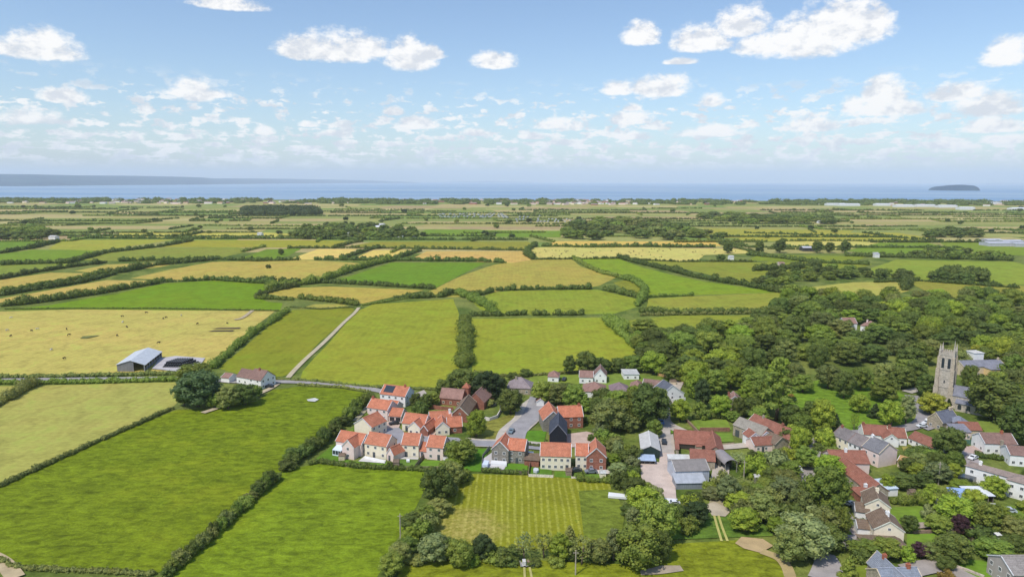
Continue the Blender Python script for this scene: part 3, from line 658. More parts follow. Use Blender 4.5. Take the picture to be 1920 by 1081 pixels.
# ---- traced hedges: (points, width, height, colour, label)
HEDGES = [
 ([(0,912),(110,862),(180,830),(260,795),(325,766)], 2.4,1.8,OL,'low olive hedge between the pale field and the big green field at left'),
 ([(-40,780),(0,758),(35,738),(65,721)], 4.5,3.2,OL,'bushy hedge cutting the pale field at the left edge'),
 ([(-60,709),(120,707),(240,704),(330,702)], 3,2.2,OL,'long hedge along the far side of the lane at left'),
 ([(-60,720),(100,719),(210,717),(345,713)], 3.4,2.6,MG,'long hedge along the near side of the lane at left'),
 ([(400,690),(440,655),(475,625),(510,605),(540,583)], 5,4,MG,'tall hedge between the tan pasture and the olive field'),
 ([(10,580),(140,579),(300,579),(525,583)], 1.8,1.4,DG,'thin dark hedge below the bright green field above the tan pasture'),
 ([(0,575),(60,569),(120,561),(190,550),(230,543),(300,531)], 7,6,DG,'thick shrubby hedge sloping above the bright green field at left'),
 ([(290,530),(400,525),(520,533)], 6,5,DG,'shrubby hedge along the top of the bright green field'),
 ([(0,555),(60,545),(150,531),(215,515)], 6,5,DG,'dark hedge between the two left tan strips'),
 ([(0,548),(70,538),(200,513)], 6,4.5,MG,'second hedge beside the dark one between the left tan strips'),
 ([(170,514),(230,511),(290,498),(400,488)], 7,6,DG,'thick hedge climbing right between tan fields'),
 ([(0,524),(60,512),(140,500),(200,493)], 6,5,DG,'broken line of bushes above the left tan field'),
 ([(5,497),(130,493),(200,474),(300,463),(360,452)], 7,6,DG,'long dark hedge snaking between the left-hand green fields'),
 ([(0,475),(60,466),(110,454)], 7,6,DG,'hedge at the corner of the uppermost left green field'),
 ([(225,490),(330,488),(400,486),(480,490),(560,488)], 5,5,DG,'row of bushes along the top of the wide tan field'),
 ([(600,530),(680,534),(740,538),(815,542)], 5,4.5,DG,'dark hedge below the vivid green field'),
 ([(500,545),(560,535),(600,530),(625,520),(660,508),(700,497),(730,490)], 7,7,MG,'line of big bushes along the left of the vivid green field'),
 ([(480,526),(600,530)], 6,5,DG,'hedge under the wide tan field'),
 ([(480,556),(520,545),(560,537)], 6,5,DG,'short bushy hedge left of the lower tan field'),
 ([(480,560),(550,563)], 5,4,MG,'bushes at the gateway of the lower tan field'),
 ([(565,560),(620,566),(674,573)], 7,5,MG,'dark scrub above the top end of the pale farm track'),
 ([(545,576),(600,580),(665,576)], 2,1.6,OL,'thin hedge at the top of the olive field'),
 ([(680,573),(760,560),(800,556),(860,553)], 3,2,MG,'low hedge above the big mid field'),
 ([(740,560),(830,557),(850,549),(880,554),(905,553),(925,546)], 6,5,DG,'dark bushy hedge under the tan hill field at left'),
 ([(855,550),(880,560),(905,573),(925,585),(935,590)], 8,6,MG,'thick scrub running down from the tan hill field'),
 ([(872,598),(874,625),(873,650),(871,678),(870,692)], 8.5,5.5,MG,'tall rounded hedge standing between the two big mid fields'),
 ([(885,592),(940,592),(985,590)], 5,4,DG,'left stretch of hedge along the top of the right big field'),
 ([(1000,591),(1050,591),(1095,590)], 6,5,DG,'right stretch of hedge along the top of the right big field'),
 ([(930,545),(1010,543),(1110,542)], 5,4.5,DG,'hedge below the tan hill field at right'),
 ([(1130,543),(1160,550),(1200,560)], 6,5.5,DG,'thick hedge along the lower edge of the small triangle field'),
 ([(1165,522),(1190,530),(1210,545),(1208,556),(1195,575)], 7,6,MG,'bushes curving round the small triangle field'),
 ([(1075,485),(1100,500),(1125,512),(1165,522)], 5,4,MG,'hedge down the right side of the tan hill field'),
 ([(1160,484),(1200,495),(1260,509),(1300,520),(1345,528),(1400,536),(1440,545)], 6.5,6,DG,'long line of bushes beside the bright green diagonal field'),
 ([(1440,545),(1500,555)], 7,6,DG,'end of the bush line beyond the bright green diagonal field'),
 ([(995,487),(1160,485),(1270,491),(1420,491)], 3,3,DG,'thin hedge under the straw field with cattle'),
 ([(1005,460),(990,470),(988,480),(1000,486)], 8,7,DG,'bushes at the left end of the straw field with cattle'),
 ([(1015,462),(1100,464),(1200,463),(1340,464)], 6,6,DG,'dark hedge between the orange strip and the straw field'),
 ([(1210,557),(1280,555),(1300,554)], 3,3,MG,'short hedge under the bright green diagonal field'),
 ([(1200,592),(1300,590),(1420,588)], 3.5,3,OL,'hedge above the small pale field left of the wood'),
 ([(1135,600),(1160,620),(1185,645),(1215,662)], 8,6,MG,'scrub down the right side of the right big field'),
 ([(640,486),(700,467),(720,465)], 6,5,DG,'hedge between the two small wheat fields'),
 ([(590,487),(760,489),(900,490),(950,493)], 6,5.5,DG,'dark hedge below the wheat fields'),
 ([(740,487),(790,470)], 6,6,DG,'hedge between the wheat field and the brown strip'),
 ([(540,466),(660,465),(800,467),(990,470)], 5,4.5,DG,'dark hedge above the wheat fields'),
 ([(130,447),(330,448),(560,448),(700,450),(990,450)], 6,5,DG,'long hedge and lane line below the far white farm sheds'),
 ([(625,466),(660,456),(680,453)], 6,5,DG,'diagonal hedge crossing the long olive strip'),
 ([(560,722),(640,727),(690,735)], 1.8,1.3,OL,'clipped hedge along the lane above the big green field'),
 ([(430,712),(520,711),(600,717),(700,727),(820,731)], 2,1.5,OL,'roadside hedge below the big mid field'),
 ([(890,699),(960,707),(1060,700),(1200,697)], 2,1.6,OL,'low hedge at the bottom of the right big field'),
 ([(640,838),(660,818),(690,782),(708,760)], 2.2,2,MG,'clipped hedge beside the path behind the orange-roofed houses'),
 ([(580,872),(600,868),(680,877),(740,880),(815,884)], 2.2,2,DG,'garden hedge along the bottom of the estate gardens'),
 ([(905,884),(950,888),(990,890)], 2,2,DG,'clipped hedge below the grey stone house'),
 ([(1085,902),(1140,905),(1155,907)], 3,2.5,MG,'thick hedge below the house with the brick gable'),
 ([(1095,790),(1118,795),(1135,792)], 2.5,2.5,DG,'hedge to the right of the L-shaped brick house'),
 ([(985,835),(1020,838),(1025,828)], 1.6,1.4,DG,'hedge round the lawn by the road bend'),
 ([(1200,585),(1260,587),(1440,585)], 5,4,DG,'hedge at the edge of the pale field left of the wood'),
 ([(1400,478),(1460,484),(1520,492),(1630,497)], 6,5,DG,'dark hedge in front of the four field trees'),
 ([(1585,480),(1640,482),(1700,483),(1900,489)], 6,6,DG,'hedge along the top of the light green field at right'),
 ([(1410,508),(1500,503),(1540,500)], 8,7,DG,'rough hedge between the right-hand green strips'),
 ([(1640,530),(1720,527),(1830,535),(1915,541)], 5,4.5,DG,'hedge below the light green field at right'),
 ([(1695,545),(1705,530),(1690,522)], 9,8,DG,'thick hedge left of the pale field below the light green field'),
 ([(1350,458),(1400,470),(1420,478)], 6,5,DG,'hedge descending right of the orange strip'),
 ([(1460,452),(1600,452),(1780,454),(1920,456)], 4,4,DG,'dark line of hedge above the four field trees'),
 ([(1440,467),(1590,469)], 4,3,DG,'low hedge below the pale gold field at right'),
 ([(1395,437),(1500,440),(1680,446),(1770,451)], 4,4,DG,'thin hedge crossing the yellow-green strips at right'),
 ([(0,1050),(20,1062),(60,1068),(180,1072),(290,1078)], 1.8,1.4,OL,'low rough hedge along the bottom edge of the big green field'),
 ([(1565,985),(1610,980),(1628,982)], 1.8,1.6,DG,'clipped hedge above the small lawn by the lower cream-gabled house'),
 ([(1672,945),(1740,943),(1790,940)], 4,3.5,MG,'thick garden hedge between the lawns of the cream-gabled houses'),
 ([(1830,855),(1870,862),(1900,862)], 2.5,2.2,DG,'clipped hedge in front of the white house with brown tiles'),
 ([(1780,905),(1835,917),(1850,912)], 3,2.5,DG,'clipped hedge sloping below the big white house'),
 ([(1690,857),(1740,852),(1790,866)], 3.5,3,DG,'garden hedge under the low red-roofed outbuilding'),
 ([(1700,1040),(1760,1042),(1790,1046)], 3,2.5,DG,'dark hedge below the lower lawn'),
 ([(1605,1055),(1640,1056),(1655,1060)], 2.4,2.2,MG,'rounded hedge left of the slate-roofed villa'),
 ([(1300,787),(1330,783),(1368,785)], 2.5,2.5,DG,'hedge at the back of the upper walled lawn'),
]
for pts, w, h, c, lab in HEDGES:
    far_ = depth_at(gp(*pts[len(pts)//2])) > 430
    hedge(pts, w*(.74 if far_ else .9), h*(.78 if far_ else .92), c, lab, lumpy=.5 if h > 2.6 else .2)
# the diagonal bushy hedge in the near field: big rounded shrubs, each its own
drng = random.Random(9)
def along(pts, n):
    P = [Vector((p[0], p[1], 0)) for p in pts]; L = [0]
    for a, b in zip(P, P[1:]): L.append(L[-1]+(b-a).length)
    out = []
    for i in range(n):
        s = L[-1]*(i/(n-1) if n > 1 else .5)
        for k in range(len(P)-1):
            if L[k] <= s <= L[k+1]+1e-6: q = P[k].lerp(P[k+1], (s-L[k])/(L[k+1]-L[k])); break
        out.append((q.x, q.y))
    return out
for i, (x, y) in enumerate(along([(316,1078),(350,1045),(400,1003),(440,965),(480,925),(515,900)], 24)):
    T(x+drng.uniform(-4, 4), y+3, drng.uniform(20, 32), drng.uniform(17, 27), 'bush', drng.choice([DG, MG, MG, OL]), 'rounded bush in the diagonal hedge crossing the near green fields', 'bushes of the diagonal hedge')
for i, (x, y) in enumerate(along([(540,880),(560,860),(600,836),(640,800),(665,775),(690,752)], 16)):
    T(x+drng.uniform(-4, 4), y+2, drng.uniform(22, 36)*(1.15 if i < 4 else .85), drng.uniform(18, 26), 'bush', drng.choice([DG, DG, MG]), 'dark rounded bush in the hedge left of the orange-roofed houses', 'bushes left of the estate')
# ---- individually traced trees
TREES = [
 (365,722,62,42,'round',MG,'green round tree behind the blue-green tree by the farmhouse'),(372,765,82,72,'round',BL,'big blue-green tree by the white farmhouse'),(346,762,34,40,'round',DG,'dark tree at the left edge of the farmhouse clump'),
 (428,768,46,44,'round',OL,'olive tree in front of the white farmhouse'),(460,760,52,42,'round',DG,'dark spreading tree in front of the white farmhouse'),(405,766,30,26,'bush',MG,None),(480,745,24,22,'bush',MG,None),
 (832,746,34,36,'round',DG,None),(866,742,58,52,'round',DG,'large dark tree behind the brown-roofed brick barn'),(912,750,62,54,'round',VD,'very dark tree right behind the brick barn turret'),(890,738,40,42,'round',MG,None),(935,742,34,38,'round',DG,None),
 (957,778,48,50,'round',DG,'dark round tree at the top of the estate road'),(893,822,40,52,'round',BG,'bright green tree beside the red-gabled barn'),(864,870,60,48,'round',MG,'dense green tree at the right end of the pink terrace'),(848,882,34,22,'bush',BG,None),
 (822,948,66,72,'round',DG,'large dark tree between the near green field and the mown paddock'),(848,915,44,48,'round',OL,None),(800,985,40,38,'round',MG,None),(790,1010,36,34,'bush',MG,None),(770,1030,40,40,'round',BG,None),(750,1060,44,42,'round',OL,None),(735,1081,50,44,'round',MG,None),
 (815,1058,58,56,'round',SV,'silver-leaved willow at the lower left corner of the paddock'),(862,1066,52,52,'round',MG,None),(842,1050,40,42,'round',DG,None),(905,1050,40,46,'round',VD,'very dark round tree on the paddock lower edge'),
 (983,1052,40,50,'sparse',SV,'silvery thin tree standing behind the small trailer'),(1020,1048,40,48,'sparse',OL,None),(1050,1050,48,48,'round',BG,None),(1068,1018,28,34,'cone',OL,None),(1090,1062,54,56,'sparse',OL,'open olive tree with bare limbs on the paddock edge'),(1122,1058,50,46,'round',OL,None),(1150,1052,30,60,'tall',SV,'tall grey-green tree left of the big bottom tree'),
 (1195,1068,86,84,'round',MG,'big dark green tree at the bottom between the paddock and track'),(1232,1020,78,86,'round',MG,None),(1205,968,62,56,'round',BG,None),(1190,935,44,40,'round',DG,None),(1240,1056,40,60,'round',DG,None),
 (936,1060,30,16,'bush',MG,None),(960,1062,26,14,'bush',DG,None),(1000,1062,28,16,'bush',DG,None),(885,1062,30,20,'bush',BG,None),
 (1067,702,24,36,'tall',DG,'slim dark tree standing alone at the edge of the right big field'),(1098,702,44,44,'round',DG,'dark tree clump on the edge of the right big field'),(1126,702,38,32,'round',DG,None),(1157,700,28,30,'round',DG,None),
 (1018,758,42,44,'round',MG,None),(1044,760,44,42,'round',OL,None),(1075,768,48,46,'round',MG,None),(1098,775,30,38,'cone',MG,None),(1060,755,40,38,'round',DG,None),(960,712,20,14,'bush',DG,None),(985,706,22,14,'bush',DG,None),
 (1140,812,68,62,'round',OL,'spreading tree with pale blossom right of the L-shaped brick house'),(1178,800,50,52,'round',MG,None),(1214,802,76,80,'round',DG,'large dark tree behind the green barn'),(1235,770,40,44,'round',MG,None),(1226,822,30,36,'round',MG,None),(1120,785,34,40,'round',DG,None),(1155,775,44,44,'round',MG,None),(1190,760,36,38,'round',BG,None),
 (1275,790,42,42,'round',BG,'bright round tree at the fork of the village road'),(1302,748,40,52,'round',BG,None),(1316,768,30,58,'tall',VD,'very dark tall tree left of the cottage under the trees'),(1352,784,40,44,'round',BG,None),(1384,784,26,40,'round',DG,None),(1412,784,40,38,'round',DG,None),(1400,745,30,40,'cone',BG,None),(1340,740,44,48,'round',MG,None),(1370,730,40,44,'round',BG,None),
 (1455,792,74,118,'cedar',MG,'very large tiered cedar left of the churchyard lawn'),(1432,770,50,60,'round',MG,None),(1480,800,40,44,'round',DG,None),(1500,815,44,40,'round',MG,None),(1420,800,36,36,'round',MG,None),
 (1505,737,38,36,'round',MG,'round low tree at the left end of the churchyard lawn'),(1462,718,44,48,'round',YG,'yellow-green round tree at the edge of the churchyard'),(1487,722,36,44,'round',OL,None),(1552,730,46,48,'round',OL,'open-crowned tree behind the churchyard lawn'),(1581,748,40,52,'round',DG,'dark tree in the middle of the churchyard'),(1613,733,38,44,'round',MG,'round green tree behind the bright lawn tree'),
 (1609,774,38,36,'round',YG,'bright round tree standing alone on the churchyard lawn'),(1601,808,20,34,'sparse',BG,'small slender tree on the churchyard lawn'),(1540,812,50,62,'round',YG,'yellow-green tree at the lower left of the churchyard'),(1565,811,28,38,'cone',VD,'dark conical yew beside the yellow-green tree'),(1518,800,30,50,'tall',DG,None),(1483,750,12,12,'bush',AU,None),
 (1640,785,24,30,'cone',VD,'dark yew on the right side of the churchyard lawn'),(1671,800,42,50,'round',YG,'pale yellow-green tree between the yew and the church lane'),(1698,795,28,54,'tall',SV,'grey-green tree at the bend of the church lane'),(1655,755,56,48,'round',MG,None),(1660,722,44,44,'round',OL,None),(1690,730,44,44,'round',DG,None),
 (1747,780,50,44,'round',YW,'golden-green tree in front of the church tower'),(1777,776,17,30,'cone',VD,'dark conical yew beside the church nave'),(1864,792,94,86,'round',DG,'huge dark chestnut right of the church nave'),(1892,775,50,60,'round',BG,None),(1905,836,70,80,'round',DG,'large dark tree at the right edge above the white house'),(1835,672,36,26,'round',YW,'golden spreading tree beside the white tower of the manor house'),
 (1865,745,40,50,'round',MG,None),(1900,720,50,56,'round',MG,None),(1815,735,26,50,'round',DG,None),(1735,745,36,44,'round',DG,None),(1715,725,40,50,'round',DG,None),
 (1776,858,56,58,'round',DG,'large dark tree below the chapel house'),(1745,868,26,26,'round',MG,None),(1720,880,34,32,'round',OL,None),(1758,905,50,40,'round',SV,None),(1700,885,30,28,'round',DG,None),(1663,922,30,34,'round',YG,None),(1690,916,50,30,'round',DG,None),(1730,912,40,26,'bush',DG,None),
 (1862,934,46,42,'round',YG,'pale golden tree in front of the big white house'),(1790,985,70,56,'round',BG,'weeping bright green tree above the purple tree'),(1798,1002,32,38,'round',PU,'round purple-leaved tree on the garden lawn'),(1757,1000,44,36,'round',MG,'green round tree left of the purple tree'),(1850,1000,56,60,'round',MG,None),(1898,1012,50,44,'round',OL,None),(1705,1000,30,34,'round',DG,None),
 (1725,1046,38,30,'round',PU,'dark purple shrub clump above the slate-roofed villa'),(1783,1055,64,56,'round',DG,None),(1862,1052,62,42,'round',MG,'dense round tree in front of the white van'),(1660,1048,50,40,'round',MG,None),(1620,1046,60,34,'round',MG,None),(1700,1052,30,26,'bush',BG,None),(1590,1088,34,46,'cone',MG,None),(1745,1050,40,34,'round',OL,None),(1775,1095,30,24,'bush',AU,None),(1740,975,26,26,'bush',SV,None),(1870,975,44,30,'round',BG,None),
 (1505,1050,96,84,'round',SV,'huge grey-green willow at the bottom by the lane'),(1480,1060,60,66,'round',OL,None),(1548,965,84,92,'round',MG,'large dark green tree beside the long red-roofed house'),(1575,1010,40,60,'round',MG,None),(1540,1010,60,60,'round',OL,None),(1580,945,20,24,'round',YW,'small golden shrub left of the upper cream-gabled house'),
 (1365,945,48,52,'round',SV,'grey-green weeping tree above the farm track junction'),(1304,985,50,44,'round',VD,'very dark round bush left of the farm track junction'),(1430,980,56,54,'round',OL,None),(1470,950,56,54,'round',SV,None),(1500,975,48,56,'round',OL,None),(1410,880,30,36,'round',DG,None),(1480,900,40,36,'round',MG,None),(1445,905,34,32,'round',DG,None),(1330,925,30,24,'round',MG,None),
 (1495,850,36,50,'round',YG,'yellow-green tree right of the angled cottages'),(1475,835,34,34,'round',DG,None),(1510,880,46,44,'round',MG,None),(1560,870,40,34,'round',MG,None),(1555,900,50,48,'round',BG,None),(1540,930,40,40,'round',MG,None),(1460,870,30,30,'round',OL,None),(1390,935,34,32,'round',MG,None),(1420,935,34,28,'round',MG,None),
 (780,765,22,28,'round',DG,None),(800,768,26,30,'round',DG,None),(788,785,32,32,'bush',DG,None),(775,795,20,22,'bush',MG,None),(810,760,26,26,'round',MG,None),(1108,828,14,14,'bush',DG,None),(915,762,24,14,'bush',OL,None),(730,880,14,14,'bush',DG,None),
 (1365,475,18,20,'round',DG,None),(1424,475,18,24,'round',DG,'dark tree left of the four field trees'),(1462,474,24,24,'round',DG,'first of the four field trees'),(1532,474,20,22,'round',DG,'second of the four field trees'),(1556,474,18,20,'round',DG,'third of the four field trees'),(1584,474,20,22,'round',DG,'fourth of the four field trees'),(1352,490,18,14,'round',DG,None),
 (527,478,12,12,'round',DG,None),(1713,452,9,9,'round',DG,None),(503,503,9,7,'bush',DG,None),
]
for t in TREES: T(*t)
def inside(x, y, poly):
    c = False; j = len(poly)-1
    for i in range(len(poly)):
        if (poly[i][1] > y) != (poly[j][1] > y) and x < (poly[j][0]-poly[i][0])*(y-poly[i][1])/(poly[j][1]-poly[i][1])+poly[i][0]: c = not c
        j = i
    return c
COUNTS = {}
def scatter(poly, spacing, wr, hr, kinds, cols, label, group, seed, maxn=400, avoid=.42):
    g = random.Random(seed); W_ = [gp(*p) for p in poly]; wp = [(p.x, p.y) for p in W_]; x0, x1 = min(p[0] for p in wp), max(p[0] for p in wp); y0, y1 = min(p[1] for p in wp), max(p[1] for p in wp)
    placed = []; n = 0
    for _ in range(int((x1-x0)*(y1-y0)/(spacing**2)*9)):
        x, y = g.uniform(x0, x1), g.uniform(y0, y1)
        if not inside(x, y, wp) or any((x-a)**2+(y-b)**2 < spacing**2 for a, b in placed): continue
        if any((x-a)**2+(y-b)**2 < ((w+spacing)*avoid)**2 for a, b, w in TREEPOS[:NTREE]): continue
        if blocked(x, y): continue
        placed.append((x, y)); w = g.uniform(*wr)
        tree_w(x, y, w, g.uniform(*hr)*(.6+.4*w/wr[1]), g.choice(kinds), g.choice(cols), label, group); n += 1
        if n >= maxn: break
NTREE = len(TREEPOS)
BLOCK = []   # world-space rectangles (pixel polygons) kept free of scattered trees
def blocked(x, y):
    px, py = proj((x, y, 0)); return any(inside(px, py, b) for b in BLOCK)
BLOCK += [[(1585,612),(1650,608),(1650,632),(1585,634)], [(1740,755),(1760,700),(1830,690),(1910,690),(1910,730),(1835,735),(1830,790),(1760,790)], [(1690,725),(1760,720),(1760,740),(1690,748)],
 [(1350,745),(1402,745),(1402,775),(1350,775)], [(1195,730),(1300,715),(1300,765),(1232,770),(1220,800),(1270,830),(1245,830),(1230,780)], [(1075,700),(1260,700),(1260,750),(1075,750)],
 [(1060,808),(1120,808),(1120,842),(1060,842)],[(1010,760),(1098,760),(1098,812),(1010,812)],[(1365,790),(1475,790),(1475,870),(1350,870),(1340,850),(1300,830)],
 [(1545,800),(1700,800),(1690,870),(1690,925),(1640,925),(1565,880)], [(1600,910),(1700,910),(1720,1032),(1600,1020)], [(1510,820),(1535,820),(1525,930),(1500,930)], [(1640,1035),(1750,1040),(1760,1100),(1640,1100)],
 [(1680,800),(1760,795),(1770,830),(1740,860),(1690,860)], [(1765,790),(1900,785),(1930,860),(1780,860)], [(1795,855),(1930,860),(1930,948),(1810,940)], [(1560,1002),(1630,1002),(1630,1036),(1560,1036)],[(1890,1040),(1980,1040),(1980,1100),(1890,1100)],
 [(1335,850),(1385,850),(1385,900),(1335,905)],[(1190,800),(1345,800),(1345,925),(1190,925)],[(1320,940),(1375,940),(1375,1015),(1330,1015)],[(1658,945),(1765,945),(1765,995),(1658,995)],[(1698,1000),(1840,1000),(1840,1050),(1698,1050)],[(1775,1050),(1900,1050),(1900,1100),(1775,1100)],[(1850,938),(1925,938),(1925,985),(1850,990)],[(1555,985),(1622,985),(1622,1005),(1555,1005)],[(1810,915),(1870,918),(1870,945),(1800,945)]]
scatter([(1192,628),(1218,708),(1300,748),(1432,745),(1440,700),(1470,690),(1500,694),(1570,685),(1650,688),(1700,712),(1760,740),(1820,700),(1990,705),(1990,590),(1880,562),(1760,562),(1600,566),(1480,562),(1440,600),(1330,634),(1240,640)],
        13.2, (12.5, 18), (9, 15), ['round', 'domed', 'round', 'domed', 'domed', 'tall'], [DG, MG, MG, MG, MG, BG, OL, DG, YG, DG, MG], None, 'trees of the wood behind the church', 21, 330)
scatter([(1182,700),(1200,640),(1240,625),(1300,640),(1300,740),(1235,720)], 11, (9, 14), (7, 11), ['round'], [DG, MG], None, 'trees of the wood behind the church', 22, 30)
scatter([(1118,800),(1150,830),(1200,850),(1195,880),(1210,905),(1235,955),(1180,985),(1172,930),(1148,900),(1142,860),(1120,840)], 4.4, (4.5, 7.5), (3, 6.5), ['bush', 'round', 'bush'], [MG, MG, DG, BG, OL, SV], None, 'shrubs of the belt left of the farm', 23, 90, .3)
scatter([(1350,890),(1400,860),(1500,870),(1510,950),(1560,960),(1580,1000),(1560,1040),(1450,1010),(1380,1005),(1270,1000),(1255,975),(1290,940),(1330,930)], 6.2, (5.5, 10), (3.5, 8), ['domed', 'round', 'bush', 'bush', 'sparse'], [MG, DG, OL, OL, SV, BG], None, 'trees and shrubs of the rough ground below the farm', 24, 110, .34)
scatter([(1690,860),(1800,850),(1830,930),(1940,900),(1990,1000),(1990,1100),(1740,1100),(1700,1050),(1790,1000),(1690,940)], 6.8, (4.5, 8.5), (2.6, 6), ['domed', 'round', 'bush', 'bush'], [MG, DG, OL, BG, YG, DG], None, 'garden trees and shrubs at lower right', 25, 120, .34)
scatter([(1560,805),(1530,835),(1540,880),(1570,900),(1600,890),(1560,850)], 5, (4, 7), (3, 5.5), ['bush', 'round'], [MG, DG, BG], None, 'garden shrubs by the long terrace', 26, 30, .3)
scatter([(1440,775),(1490,800),(1560,820),(1530,850),(1500,870),(1470,860),(1478,820)], 6, (6, 10), (4, 9), ['round', 'bush'], [MG, DG, BG, YG], None, 'trees right of the angled cottages', 27, 40, .36)
scatter([(1300,765),(1400,760),(1440,780),(1430,810),(1380,790),(1300,785)], 6.5, (5, 8), (4, 7), ['round', 'bush'], [MG, DG, MG], None, 'trees round the cottage under the trees', 28, 30, .36)
scatter([(1100,765),(1240,745),(1235,800),(1200,822),(1130,800)], 6, (7, 11), (6, 9), ['round', 'domed'], [MG, DG, OL, BG], None, 'trees between the estate and the bungalows', 29, 50, .36)
scatter([(1780,690),(1990,690),(1990,860),(1900,800),(1800,760)], 8.5, (10, 15), (9, 14), ['round', 'domed'], [DG, MG, OL, BG], None, 'trees round the manor and church', 30, 60, .4)
scatter([(800,905),(850,880),(870,900),(835,960),(800,1010),(770,1050),(740,1050),(790,960)], 5, (5, 9), (4, 7), ['round', 'bush'], [MG, DG, OL], None, 'bushes beside the mown paddock', 31, 40, .3)
scatter([(770,1048),(1180,1040),(1190,1058),(780,1062)], 4.2, (4.5, 7.5), (2.5, 5), ['bush', 'round'], [MG, DG, OL, BG], None, 'bushes along the bottom of the paddock', 32, 50, .25)
scatter([(1590,1040),(1740,1038),(1760,1056),(1600,1058)], 4.6, (5, 7), (3, 5), ['bush', 'round'], [MG, DG], None, 'garden shrubs above the slate-roofed villa', 33, 30, .25)
# middle-distance tree groups (individual trees)
scatter([(1405,532),(1480,512),(1560,507),(1640,510),(1716,514),(1700,524),(1600,522),(1500,530),(1440,540)], 14, (11, 17), (6, 10), ['round', 'far'], [DG, DG, MG], None, 'trees along the field edge beyond the wood', 41, 38)
scatter([(1706,482),(1740,474),(1800,474),(1885,482),(1890,488),(1780,487)], 17, (13, 20), (7, 11), ['far'], [DG, MG], None, 'tree group above the light green field at right', 42, 30)
scatter([(1740,520),(1790,512),(1840,520),(1840,530),(1760,530)], 11, (12, 18), (8, 12), ['far'], [DG], None, 'tree clump at the bottom of the light green field', 43, 20)
scatter([(530,448),(560,432),(640,425),(760,430),(790,445),(700,450)], 26, (16, 28), (9, 15), ['far'], [DG, DG, MG], None, 'trees round the far white farm sheds', 44, 60)
scatter([(1040,450),(1060,430),(1110,415),(1200,415),(1300,435),(1380,448),(1300,452)], 22, (22, 38), (12, 18), ['far'], [DG, MG, OL, DG], None, 'trees of the far wood', 45, 62)
scatter([(-20,452),(0,435),(60,430),(110,445),(60,452)], 20, (18, 30), (10, 14), ['far'], [DG, MG], None, 'trees at the far left hamlet', 46, 30)
scatter([(1310,410),(1330,402),(1560,412),(1570,420),(1400,420)], 40, (26, 44), (10, 14), ['far'], [DG, MG], None, 'trees of the distant hamlet at right', 47, 60)
scatter([(1740,445),(1760,435),(1830,435),(1830,445)], 26, (20, 34), (10, 14), ['far'], [DG], None, 'tree group in the far fields at right', 48, 16)

# ---- far hedges, plantation, coast woodland
hr = random.Random(3); nh = 0; order = sorted(FAR_EDGES, key=lambda e: e[0][1]); traced = [[tuple(p) for p in f[0]] for f in FIELDS]
for a, b in order:
    if nh >= 200: break
    if hr.random() < .42: continue
    m = proj(((a[0]+b[0])/2, (a[1]+b[1])/2, 0)); 
    if m[1] > 452 and any(inside(m[0], m[1], t) for t in traced): continue
    if m[1] > 468: continue
    d = a[1]; hgt = hr.uniform(2, 3.8)
    hedge([a, b], 3.4+d*.0005, hgt, hr.choice([DG, DG, MG]), None, lumpy=.5, world=True, group='distant field hedges', gaps=.12, leafk=1.25); nh += 1
ft = random.Random(8)
for i in range(110):
    px, py = ft.uniform(-20, 1940), 379+ft.random()**1.3*70; p = gp(px, py); s = ft.uniform(9, 16)*(1+max(0, 420-py)*.010)
    tree_w(p.x, p.y, s, s*.62, 'far', ft.choice([DG, DG, VD, MG]), None, 'scattered trees of the far fields')
g = random.Random(12); lobes = []
for i in range(230):
    px, py = g.uniform(463, 592), g.uniform(394, 404.5); p = gp(px, py); lobes.append((p.x, p.y, 7, g.uniform(16, 26), g.uniform(9, 12)))
tag(link('plantation', foliage_mesh('plantation', lobes, 5, .8, 61, .9), col=VD), 'dark rectangular plantation of close-set trees in the far fields left of centre', 'plantation', kind='stuff')
lobes = []
for i in range(1100):
    px = g.uniform(-30, 1950); dense = .5+.5*math.sin(px*.021)+.4*math.sin(px*.0071+2); py = g.uniform(375.5, 383) + .0023*(px-960)
    if g.random() > .35+.5*dense: continue
    p = gp(px, py); r = g.uniform(16, 34); lobes.append((p.x, p.y, 4, r, g.uniform(5.5, 11)))
tag(link('coastal_woodland', foliage_mesh('coastal_woodland', lobes, 7, .7, 62, .9), col=DG), 'dark broken belt of trees among the houses along the coast', 'woodland', kind='stuff')

# ------------------------------------------------------------------ buildings
def unit_meshes():
    f = MB(); f.box(-.5, -.5, -.5, .5, .5, -.40).box(-.5, -.5, .40, .5, .5, .5).box(-.5, -.5, -.40, -.40, .5, .40).box(.40, -.5, -.40, .5, .5, .40).box(-.03, -.35, -.40, .03, .35, .40)
    me = bpy.data.meshes.new('window'); me.from_pydata(f.v, [], f.f); me.materials.append(M['paint'])
    p = MB().box(-.41, -.3, -.41, .41, .3, .41); pm = bpy.data.meshes.new('pane'); pm.from_pydata(p.v, [], p.f); pm.materials.append(M['glass'])
    d = MB().box(-.5, -.5, 0, .5, .5, 1); dm = bpy.data.meshes.new('door'); dm.from_pydata(d.v, [], d.f); dm.materials.append(M['paint'])
    c = MB(); c.box(-.45, -.35, -1.5, .45, .35, .9).box(-.52, -.42, .9, .52, .42, 1.05); 
    c.tube((-.2, 0, 1.05), (-.2, 0, 1.45), .13, .1); c.tube((.2, 0, 1.05), (.2, 0, 1.45), .13, .1)
    cm = bpy.data.meshes.new('chimney'); cm.from_pydata(c.v, [], c.f); cm.materials.append(M['masonry'])
    return me, pm, dm, cm
WIN, PANE, DOOR, CHIM = unit_meshes()
WHITE = (.80, .79, .76)
def window(house, loc, rz, w, h, frame=WHITE):
    o = link('window', WIN, parent=house, loc=loc, rot=(0, 0, rz), scale=(w, .14, h), col=frame); link('pane', PANE, parent=o); return o
